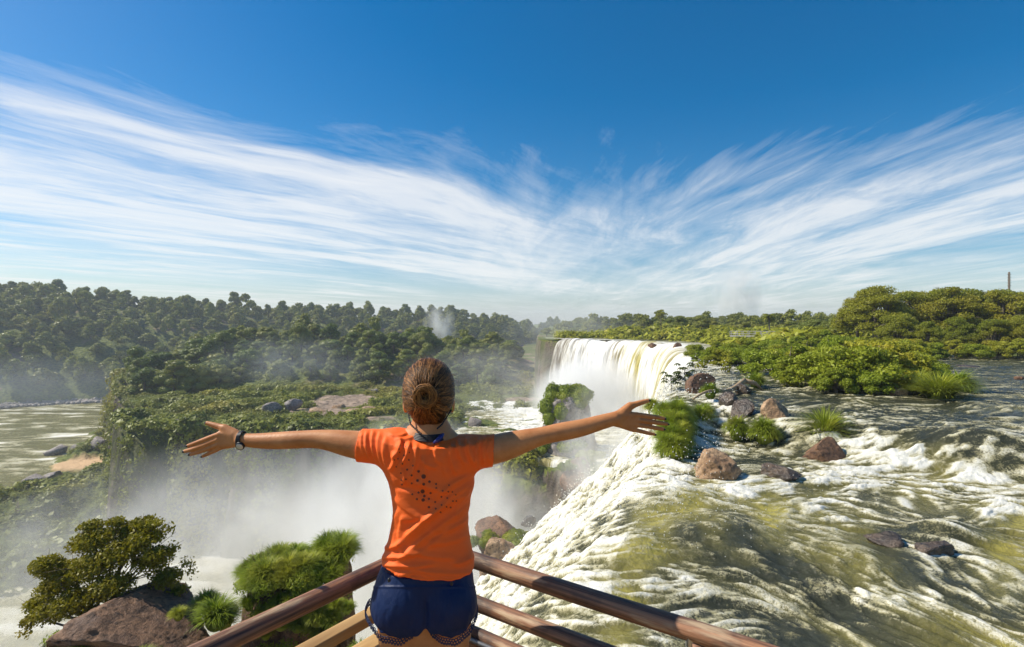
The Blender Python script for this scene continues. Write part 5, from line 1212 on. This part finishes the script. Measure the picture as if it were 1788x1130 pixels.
# tussocks
tk = [tuft_mesh('tussock', 930+i, n, rad, ln, .034, M['grass'], dr, 6, md) for i, (n, rad, ln, dr, md) in enumerate(((1000, .34, .85, 1.25, .35), (900, .30, 1.0, .85, .25), (1300, .45, .75, 1.6, .5)))]
def tuss(k, px, py, z, hpx, wf, label, group='grass tussocks of the river', kinds=None, name='tussock', tilt=(0, 0), dy=0):
    kinds = kinds or tk; g = G(px, py, z); me = kinds[k]; h = me.get('h') or max(v.co.z for v in me.vertices); me['h'] = h
    s_ = hpx/F*g[1]/h; o = obj(name, me, None, (g[0], g[1]+dy, z), (tilt[0], tilt[1], random.uniform(0, 6)), (s_*wf, s_*wf, s_)); return tag(o, label, 'grass tussock', group)
tuss(2, 1288, 756, .35, 34, 1.0, 'rounded grass tussock, left of the twin pair on the ledge')
tuss(2, 1335, 764, .30, 40, 1.05, 'rounded grass tussock, right of the twin pair on the ledge')
tuss(1, 1440, 768, .30, 62, 1.0, 'tall drooping grass tussock on the brown flat-topped boulder')
tuss(0, 1503, 768, .35, 22, .95, 'small half-drowned grass tussock in the cascade')
tuss(1, 1640, 695, 1.1, 52, 1.25, 'big drooping reed clump at the right end of the island')
tuss(0, 1672, 684, 1.15, 44, 1.2, 'reed clump behind the big drooping one on the island')
tuss(0, 1605, 684, 1.15, 44, 1.1, 'reed clump left of the big drooping one on the island')
tuss(0, 1320, 672, 1.2, 26, 1.2, 'low grass clump by the root of the fallen trunk')
tuss(2, 1240, 688, 1.2, 22, 1.1, 'grass clump on the rusty brown rock')
tuss(0, 1222, 735, .55, 34, 1.1, 'small grass clump right of the hanging curtain of grass')
tuss(0, 1232, 722, .75, 22, 1.1, 'upper small grass clump right of the hanging curtain')
# hanging curtain of grass on the brink beyond the hand
cz = boulder(1186, 775, -.3, 66, 62, 930, M['rock_wet'], 'dark rock that carries the hanging grass beyond the fingers', group=None, depth=.7)
hr = np.random.default_rng(88)
for i in range(30):
    q = hr.random(); py = 716+74*q; px = 1166+6*q+hr.uniform(-17, 17)*(1-.25*q)+8*math.sin(q*3); z = .92-.82*q
    tuss(2, px, py, z, hr.uniform(26, 38), hr.uniform(.9, 1.15), 'tussock of the grass hanging over the brink beyond the fingers', 'hanging grass beyond the fingers', dy=-.35*hr.random()-.1)
for i, (px, py, z, hp) in enumerate(((1112,806,-1.4,24),(1126,798,-1.1,24),(1140,790,-.9,22),(1120,812,-1.7,22))):
    tuss(2, px, py, z, hp, 1.15, 'tussock of the low bright mossy grass below the hanging curtain', 'low grass below the hanging curtain', dy=.1)
tuss(2, 1140, 716, .6, 24, 1.0, 'small grass clump hanging in front of the far fall, above the fingers')
# moss on the rocks at the foot of the fall
mk = []
for i in range(3):
    r = np.random.default_rng(950+i); mb = MB(); L = np.array([(r.uniform(-1, 1), r.uniform(-.6, .6), r.uniform(0, .25), r.uniform(.3, .5), r.uniform(.2, .35)) for k in range(9)]); fill_lobes(mb, L, 5200, .075, r, 0, .88, spread=.9); mk.append(mb.mesh('moss_cushion', M['moss'], False))
for i, (px, py, z, wpx, lab) in enumerate(((850,945,-6.3,60,'bright moss cushion on the left of the mossy rock beside the railing'),(890,952,-6.2,80,'bright moss cushion on the top of the mossy rock beside the railing'),(920,968,-6.5,50,'bright moss cushion on the right of the mossy rock beside the railing'),(905,943,-6.2,50,'highest moss cushion of the mossy rock beside the railing'),(1000,815,-8.2,50,'moss cushion on the ledge beside the lower greenish fall'),(1035,800,-7.9,56,'second moss cushion behind the ledge of the lower fall'),(940,790,-11.8,40,'moss at the lip of the thin fall'))):
    g = G(px, py, z); s_ = wpx/F*g[1]/2.2; tag(obj('moss_cushion', mk[i % 3], None, tuple(g), (0, 0, random.uniform(0, 6)), (s_, s_, s_*1.1)), lab, 'moss', 'moss cushions on the wet rocks')
# --- near spurs at the lower left
def spur(name, cx, Y, wid, top, bot, seed, label, deep=1.0, mat='rock'):
    v, f = ico(6); th = np.arctan2(v[:, 1], v[:, 0]); q = v[:, 2]; x = (cx-894)/F*Y
    prof = np.interp(q, [-1, -.95, -.3, .3, .75, .93, 1], [1.25, 1.3, 1.15, 1.02, .96, .72, .02]); prof = prof*(1+.36*(fbm(np.cos(th)*1.8+seed, np.sin(th)*1.8, q*2.2, 4, seed)-.5)*2)
    P_ = np.stack([np.cos(th)*prof*wid/2, np.sin(th)*prof*wid/2*deep, np.interp(q, [-1, 1], [bot-top, 0])+.0*q], 1)+(.22*wid*(fbm(v[:, 0]*3+seed, v[:, 1]*3, q*7, 5, seed+1)-.5))[:, None]*np.stack([np.cos(th), np.sin(th), 0*q+.6], 1)
    P_[:, 2] += .18*wid*(fbm(P_[:, 0]*.9+seed, P_[:, 1]*.9, None, 4, seed+2)-.5)*sstep(.8, 1, q)
    o = thing(name, label, 'rock', (x, Y, top)); obj('rock_body', mesh_np('rock_body', P_, f, M[mat]), o); return o, x
nk_ = [tuft_mesh('tussock', 960+i, n, rad, ln, .026, M['grass'], dr, 6, md) for i, (n, rad, ln, dr, md) in enumerate(((650, .26, .50, 1.1, .22), (550, .20, .55, .8, .15), (750, .34, .42, 1.3, .25)))]
sp1, x1 = spur('rock_spur', 203, 12.0, 4.0, -2.45, -16, 11, 'slanting bare brown rock at the lower left, below the golden-green bush', deep=.8, mat='rock')
V, T = box_VF((0, 0, 0), (1, 1, 1)); 
slab = obj('rock_slab', rock_mesh('rock_slab', 933, (2.1, 1.7, .95), M['rock'], planes=9, sub=6, rough=.10, cut=(.30, .62)), None, (x1+1.0, 11.5, -2.22), (.18, .12, .2)); tag(slab, 'smooth tilted brown slab catching the sun, right of the golden-green bush', 'rock')
sp2, x2 = spur('rock_pillar', 508, 12.6, 2.1, -1.32, -17, 23, 'dark rock pillar crowned with long grass, left of the woman', deep=.9, mat='rock')
sp3, x3 = spur('rock_pillar', 592, 13.4, .75, -1.30, -15, 27, 'narrow grass-topped rock finger beside the larger pillar', deep=1.0, mat='rock')
sp4, x4 = spur('rock_bank', 590, 9.3, 2.6, -1.75, -14, 29, 'earthy bank with grass between pillar and railing', deep=.8, mat='rock')
def nt_(k, px, Y, z, s_, label, group, wf=1.0, tilt=(0, 0)):
    o = obj('tussock', nk_[k], None, ((px-894)/F*Y, Y, z), (tilt[0], tilt[1], random.uniform(0, 6)), (s_*wf, s_*wf, s_)); tag(o, label, 'grass tussock', group)
rr = np.random.default_rng(31)
for i in range(62):
    a = rr.uniform(0, 6.28); q = math.sqrt(rr.random())*1.02; dx_, dy_ = math.cos(a)*q, math.sin(a)*q*.9; z = -1.45-.25*q**3
    nt_(int(rr.integers(3)), 894+(x2+dx_)/(12.6+dy_)*F, 12.6+dy_, z+.06, rr.uniform(.34, .72), 'tussock of the dense grass crown on the rock pillar left of the woman', 'grass crown of the rock pillar', 1.1)
for i in range(20):
    nt_(int(rr.integers(3)), 432+i*9+rr.uniform(-6, 6), 11.75, -1.7-rr.uniform(0, 1.0), rr.uniform(.35, .65), 'tussock hanging down the front of the grass-crowned pillar', 'grass hanging on the pillar front', 1.0)
for i in range(7):
    a = i*.9; nt_(i % 3, 894+(x3+math.cos(a)*.25)/13.2*F, 13.2+math.sin(a)*.25, -1.38, rr.uniform(.7, .9), 'tussock on the narrow rock finger beside the larger pillar', 'grass on the narrow rock finger')
for i in range(40):
    dx_ = rr.uniform(-1.1, 1.2); dy_ = rr.uniform(-1.0, .6); nt_(int(rr.integers(3)), 894+(x4+dx_)/(9.3+dy_)*F, 9.3+dy_, -1.85-.25*abs(dx_)+rr.uniform(-.1, .05), rr.uniform(.35, .7), 'tussock of the bright grass on the earthy bank by the railing', 'grass on the earthy bank', 1.1)
for i, (px, Y, z, s_, lab) in enumerate(((378,11.3,-2.0,.85,'bright tussock at the right tip of the tilted slab'),(392,11.5,-2.2,.75,'second tussock at the right tip of the tilted slab'),(360,11.8,-1.95,.6,'small tussock behind the slab tip'),(312,11.0,-1.75,.35,'tiny sprig of green on the middle of the tilted slab'),(250,10.1,-2.15,.5,'small tussock on the slab at the lower picture edge'),(110,10.6,-2.1,.5,'small tussock at the lower left picture edge'),(148,10.4,-2.1,.45,'tiny tussock in the lower left corner, second from the edge'))): nt_(i % 3, px, Y, z, s_, lab, 'tussocks on the slanting rock', 1.1)
# golden-green bush: spreading crown on several stems, airy towards the right
r = np.random.default_rng(41); gb = thing('golden_bush', 'spreading golden-green bush growing on the slanting rock at the lower left', 'bush', (x1-.55, 12.0, -2.1)); L = []
for (px, py, dy_, R_) in ((90,1030,.1,.36),(130,1000,0,.42),(70,1005,.3,.30),(175,985,-.1,.45),(215,965,0,.42),(250,945,.1,.36),(160,950,.2,.38),(205,940,.4,.34),(235,925,.3,.26),(120,965,.5,.34),(95,980,-.2,.30),(260,985,.1,.36),(290,1010,0,.30),(280,965,-.1,.26),(220,1010,-.4,.40),(160,1035,-.4,.42),(105,1060,-.2,.34),(60,1060,.1,.26),(45,1090,.1,.18),(255,1035,-.2,.30),(300,1040,.2,.22),(195,1060,-.5,.34),(190,918,.2,.18),(262,920,.1,.16),(140,930,.3,.24)):
    w_ = np.array([(px-894)/F*12, 12+dy_, CZ-(py-565)/F*12]); L.append((w_[0]-(x1-.55), dy_, w_[2]+2.1, R_, R_*.62))
L = np.array(L); mb = MB(); fill_lobes(mb, L, 30000, .085, r, 0, 0, aspect=.5, shell=.95, under=.6, spread=1.0, droop=.3)
for (px, py, n) in ((300,960,120),(322,985,60),(332,1003,30),(290,925,70),(305,1060,80),(40,1105,60),(275,915,60),(328,990,40)):
    c = np.array([(px-894)/F*12-(x1-.55), .05, CZ-(py-565)/F*12+2.1]); C = c+r.normal(0, .07, (n, 3)); V, Q = leaves(C, r.normal(0, 1, (n, 3)), .08, r, .5); mb.add(V, Q, np.repeat(r.uniform(.2, .9, n), 4))
obj('foliage', mb.mesh('foliage', M['gold_leaf'], False), gb)
mb = MB()
stems = [(-.3, 0), (.1, .1), (.35, -.1), (.0, -.15), (-.6, .1)]
for i, l in enumerate(L):
    sx, sy = stems[i % 5]; a0 = np.array([sx, sy, -.2]); e = l[:3]; m1 = a0*.6+e*.4+r.normal(0, .06, 3)+np.array([0, 0, -.08]); m2 = a0*.25+e*.75+r.normal(0, .05, 3)
    add_tube(mb, [a0, m1, m2, e], [.038, .026, .016, .007], 6)
    for j in range(7):
        q = e+r.normal(0, 1, 3)*np.array([l[3], l[3], l[4]])*.8; add_tube(mb, [m2*.5+e*.5, (e+q)/2+r.normal(0, .03, 3), q], [.009, .006, .002], 4)
for (px, py) in ((300,960),(322,985),(333,1003),(300,1058),(305,930),(292,915),(318,945),(40,1105)):
    e = np.array([(px-894)/F*12-(x1-.55), .05, CZ-(py-565)/F*12+2.1]); a0 = np.array([.55, 0, .55]) if px > 100 else np.array([-.9, 0, .4]); add_tube(mb, [a0, (a0+e)/2+r.normal(0, .05, 3), e], [.014, .008, .003], 4)
obj('stems', mb.mesh('stems', M['bark']), gb)
r = np.random.default_rng(91)
for par, hw, n_, z0 in ((sp2, 1.0, 26, -.15), (sp3, .36, 9, -.15), (sp4, 1.25, 22, -.1), (sp1, 1.9, 12, -.5)):
    mb = MB(); L = np.array([(hw*math.cos(a)*.98, -hw*abs(math.sin(a))*.9 if r.random() < .8 else hw*.3, z0-r.random()**1.5*2.6, r.uniform(.14, .34), r.uniform(.12, .26)) for a in r.uniform(0, 6.28, n_)])
    fill_lobes(mb, L, 300*n_, .075, r, 0, 0, aspect=.35, shell=.6, spread=1.0, droop=.8); obj('ferns', mb.mesh('ferns', M['grass'], False), par)
# bare twiggy shrub at the left shoulder of the pillar
tw = thing('twiggy_shrub', 'leafless twiggy shrub on the left shoulder of the grass-crowned pillar', 'shrub', (x2-.75, 12.5, -1.55)); mb = MB(); r = np.random.default_rng(51)
for i in range(60):
    a = r.uniform(1.2, 3.6); p = np.array([.1, 0, 0]); d0 = np.array([math.cos(a), r.normal(0, .5), abs(math.sin(a))*.6+.15]); d0 /= np.linalg.norm(d0); pts = [p.copy()]
    for k in range(5): d0 = d0+r.normal(0, .25, 3); d0 /= np.linalg.norm(d0); p = p+d0*r.uniform(.08, .16); pts.append(p.copy())
    add_tube(mb, pts, np.linspace(.009, .002, 6), 4)
obj('twigs', mb.mesh('twigs', M['dry']), tw)
# leafy saplings with drooping palmate leaves before the far fall
for (px, py, Y, hp, lab) in ((1172,692,27.5,44,'left sapling with drooping palmate leaves in front of the far fall'),(1196,690,27.0,58,'right sapling with drooping palmate leaves beside the bushes')):
    x = (px-894)/F*Y; z0 = CZ-(py-565)/F*Y; H = hp/F*Y; sp_ = thing('sapling', lab, 'sapling', (x, Y, z0), group='saplings by the far fall'); mb = MB(); add_tube(mb, [(0, 0, -.8), (.03, 0, H*.4), (-.06, 0, H*.85)], [.03, .022, .012], 6); tips = []
    for k in range(11):
        a = k*2.4; e = np.array([math.cos(a)*.38, math.sin(a)*.38, H*(.5+.045*k)+.1]); add_tube(mb, [(-.04, 0, H*(.4+.04*k)), e*.6+np.array([0, 0, H*.2]), e], [.010, .008, .005], 4); tips.append(e)
    obj('stem', mb.mesh('stem', M['bark']), sp_); mb = MB()
    for e in tips:
        for j in range(9):
            a = j/9*6.28; d0 = np.array([math.cos(a), math.sin(a), -.75]); d0 /= np.linalg.norm(d0); n_ = np.array([-math.sin(a), math.cos(a), 0]); l_ = .30
            mb.add([e, e+d0*l_*.5+n_*.05+[0, 0, .05], e+d0*l_, e+d0*l_*.5-n_*.05+[0, 0, .05]], [[0, 1, 2, 3]], r.uniform(.1, .8))
    obj('leaves', mb.mesh('leaves', M['sapling_leaf'], False), sp_)
# fallen trunk
a = G(1210, 697, 1.2); b_ = P(1300, 671, 26.5); ft = MB(); pts = [a+(b_-a)*t_+np.array([0, 0, .14*math.sin(t_*7)+.10*t_]) for t_ in np.linspace(0, 1, 14)]
add_tube(ft, pts, np.linspace(.035, .14, 14), 9, jit=.4); add_tube(ft, [pts[-1], pts[-1]+[.6, .1, -.15], pts[-1]+[1.0, .2, -.5]], [.14, .10, .05], 8, jit=.3); add_tube(ft, [pts[-2], pts[-2]+[.1, .1, -.5]], [.08, .04], 6)
M['drift'] = principled('bleached_wood', lambda t: {'Base Color': t.mix(t.noise(wpos(t), 6, 5), (.2,.13,.07), (.5,.37,.22)), 'Roughness': .8})
tag(obj('fallen_trunk', ft.mesh('fallen_trunk', M['drift'], True, origin=a), None, tuple(a)), 'bleached fallen tree trunk lying from the rusty rocks into the water', 'trunk')
# bare pole above the right-bank wood
Y = 64; x = (1762-894)/F*Y; po = MB(); zt = CZ+90/F*Y; z0 = zland(x, Y); add_tube(po, [(0, 0, 0), (0, 0, zt-z0)], [.14, .10], 8)
for k in range(5): V, T = box_VF((0, 0, zt-z0-.3-k*.35), (.22, .04, .03)); po.add(V, T)
tag(obj('pole', po.mesh('pole', M['bark'], False), None, (x, Y, z0)), 'bare thin pole rising above the right-bank trees', 'pole')
# footbridge
def bridge():
    A = P(1276, 588, 82); B = P(1362, 590, 78); A[2] = 2.5; B[2] = 2.4; L = float(np.linalg.norm(B-A)); o = thing('footbridge', 'pale concrete footbridge with a slim railing behind the bushes', 'footbridge', tuple(A), (0, 0, math.atan2(B[1]-A[1], B[0]-A[0])))
    M['concrete'] = principled('concrete', lambda t: {'Base Color': t.mix(t.noise(wpos(t), 3, 4), (.30,.29,.26), (.46,.44,.40)), 'Roughness': .85})
    def bx(nm, c, h): V, T = box_VF(c, h, None, .01); mb = MB(); mb.add(V, T); obj(nm, mb.mesh(nm, M['concrete'], False), o)
    bx('deck_slab', (L/2, 0, 0), (L/2, .6, .12))
    for sy in (-.55, .55):
        for z in (.4, .8): bx('handrail', (L/2, sy, z), (L/2, .03, .03))
        for k in range(9): bx('baluster', (k/8*L, sy, .45), (.04, .035, .33))
    for k in range(3): bx('pier', ((.1+.4*k)*L, 0, -1.6), (.15, .4, 1.47))
bridge()
# drops thrown up by the near fall
r = np.random.default_rng(101); n = 11000; yy = 9+27*r.random(n)**1.1; sgn = r.normal(0, 1, n)*2.2-1.6; xx = xb(yy)+sgn; dd = bs(xx, yy)
zz_ = river_base(xx, yy)+np.where(dd < 0, drop(-dd, yy), 0)+.08+np.abs(r.normal(0, .34, n)); sz_ = r.uniform(.006, .019, n)*(yy/16)
cl_ = fbm(xx*.9, yy*.9, None, 3, 102) > .50; xx, yy, zz_, sz_ = xx[cl_], yy[cl_], zz_[cl_], sz_[cl_]; tv = np.array([(1,1,1),(1,-1,-1),(-1,1,-1),(-1,-1,1)], dtype=float)*.8; m_ = len(xx)
Vd = np.stack([xx, yy, zz_], 1)[:, None]+tv[None]*sz_[:, None, None]*np.array([1, 1, 1.3]); Td = (np.arange(m_)*4)[:, None, None]+np.array([[0,1,2],[0,3,1],[0,2,3],[1,3,2]])[None]
M['drop'] = principled('water_drop', lambda t: {'Base Color': (.88,.87,.82,1), 'Roughness': .4})
tag(obj('spray', mesh_np('spray', Vd.reshape(-1, 3), Td.reshape(-1, 3), M['drop'], True)), 'flying drops of spray above the lip of the near fall', 'spray', kind='stuff')
# dappled lichen patch of red roof-coloured soil in the far hill is left to the terrain
# ------------------------------------------------------------------ mist, spray and haze
def mist_mat(name, dens, col=(.97,.97,.96), seed=0.0, sc=2.2, lo=.30, hi=.75, stretch=(1, 1, .55), aniso=0.0, power=1.2, floor=.08):
    m, t, out = mat_new(name); p = t.n('ShaderNodeTexCoord').outputs['Object']      # unit sphere space
    r2 = t.n('ShaderNodeVectorMath', {0: p}, operation='LENGTH').outputs['Value']
    fall = t.m('POWER', t.m('MAXIMUM', t.m('SUBTRACT', 1.0, t.m('MULTIPLY', r2, r2)), 0), power)
    nz = t.noise(t.mapping(p, tuple(sc*q for q in stretch), (0, 0, 0), (seed, seed*.7, seed*1.3)), 1.0, 4, .6, .35)
    d_ = t.m('MULTIPLY', t.m('MULTIPLY', fall, t.map(nz, lo, hi, floor, 1.6)), dens)
    v = t.n('ShaderNodeVolumePrincipled', {'Color': (*col, 1), 'Density': d_, 'Anisotropy': aniso, 'Density Attribute': ''})
    m.node_tree.links.new(v.outputs[0], out.inputs['Volume']); return m
def mist(c, r_, dens, label, **kw):
    v, f = ico(3); o = obj('mist', mesh_np('mist', v*1.02, f, mist_mat('mist_air', dens, **kw)), None, c, (0, 0, 0), r_); tag(o, label, 'mist', kind='stuff')
mist((-22, 56, -22.5), (41, 27, 15), .07, 'grey-beige mist filling the gorge', col=(.97,.965,.94), seed=1, sc=4.6, lo=.42, hi=.62, floor=.03, stretch=(1, 1, .35))
mist((-10, 50, -17), (12, 20, 13), .15, 'thick bright mist behind the woman', seed=5, sc=3.0, lo=.40, hi=.62, floor=0)
mist((15, 92, -9.5), (12.5, 12, 8.5), .7, 'white spray boiling at the foot of the far fall', seed=9, sc=2.4, lo=.35, hi=.7, floor=0)
mist((0, 96, -7), (26, 17, 9), .030, 'thin drifting mist over the terrace rapids', seed=12, sc=2.6, lo=.4, floor=0)
mist((-33, 235, 3), (8.5, 7, 12), .16, 'small mist plume in front of the far hill', seed=15, sc=2.0, lo=.42, hi=.72, floor=0)
mist((131, 300, 19), (17, 12, 20), .11, 'plume of spray rising into the sky behind the horizon trees', seed=19, sc=3.0, lo=.42, hi=.62, floor=0)
mist((-196, 206, -20), (62, 13, 14), .013, 'blue-grey mist before the dark left hillside', col=(.90,.94,1.0), seed=22, sc=2.4, floor=.1)
mist((-52, 122, -5), (24, 9, 8), .03, 'bluish mist before the middle wood', col=(.90,.94,1.0), seed=25, sc=2.4, lo=.4, floor=0)
mist((16, 128, 2), (20, 12, 8.5), .045, 'veil of mist over the crest of the far fall', seed=29, sc=2.2, lo=.38, floor=0)
mist((8.0, 36, -4.5), (5.5, 12, 6), .16, 'fine spray drifting off the near fall', seed=33, sc=3.0, lo=.42, floor=0)
mist((-1.5, 27, -8), (5, 11, 5), .10, 'spray along the outer edge of the white apron', seed=41, sc=3.4, lo=.40, hi=.64, floor=0)
mist((5, 24, -2.5), (3.2, 8, 3.2), .10, 'light spray over the white apron', seed=43, sc=3.6, lo=.44, hi=.66, floor=0)
def haze_box():
    V, T = box_VF((0, 700, 4), (3300, 880, 38)); m, t, out = mat_new('haze_air')
    v = t.n('ShaderNodeVolumePrincipled', {'Color': (.80,.88,1.0,1), 'Density': .00038, 'Anisotropy': .1, 'Density Attribute': ''}); m.node_tree.links.new(v.outputs[0], out.inputs['Volume'])
    o = obj('haze', mesh_np('haze', V, T, m, False)); tag(o, 'pale blue haze that fades the far hills', 'haze', kind='stuff')
haze_box()
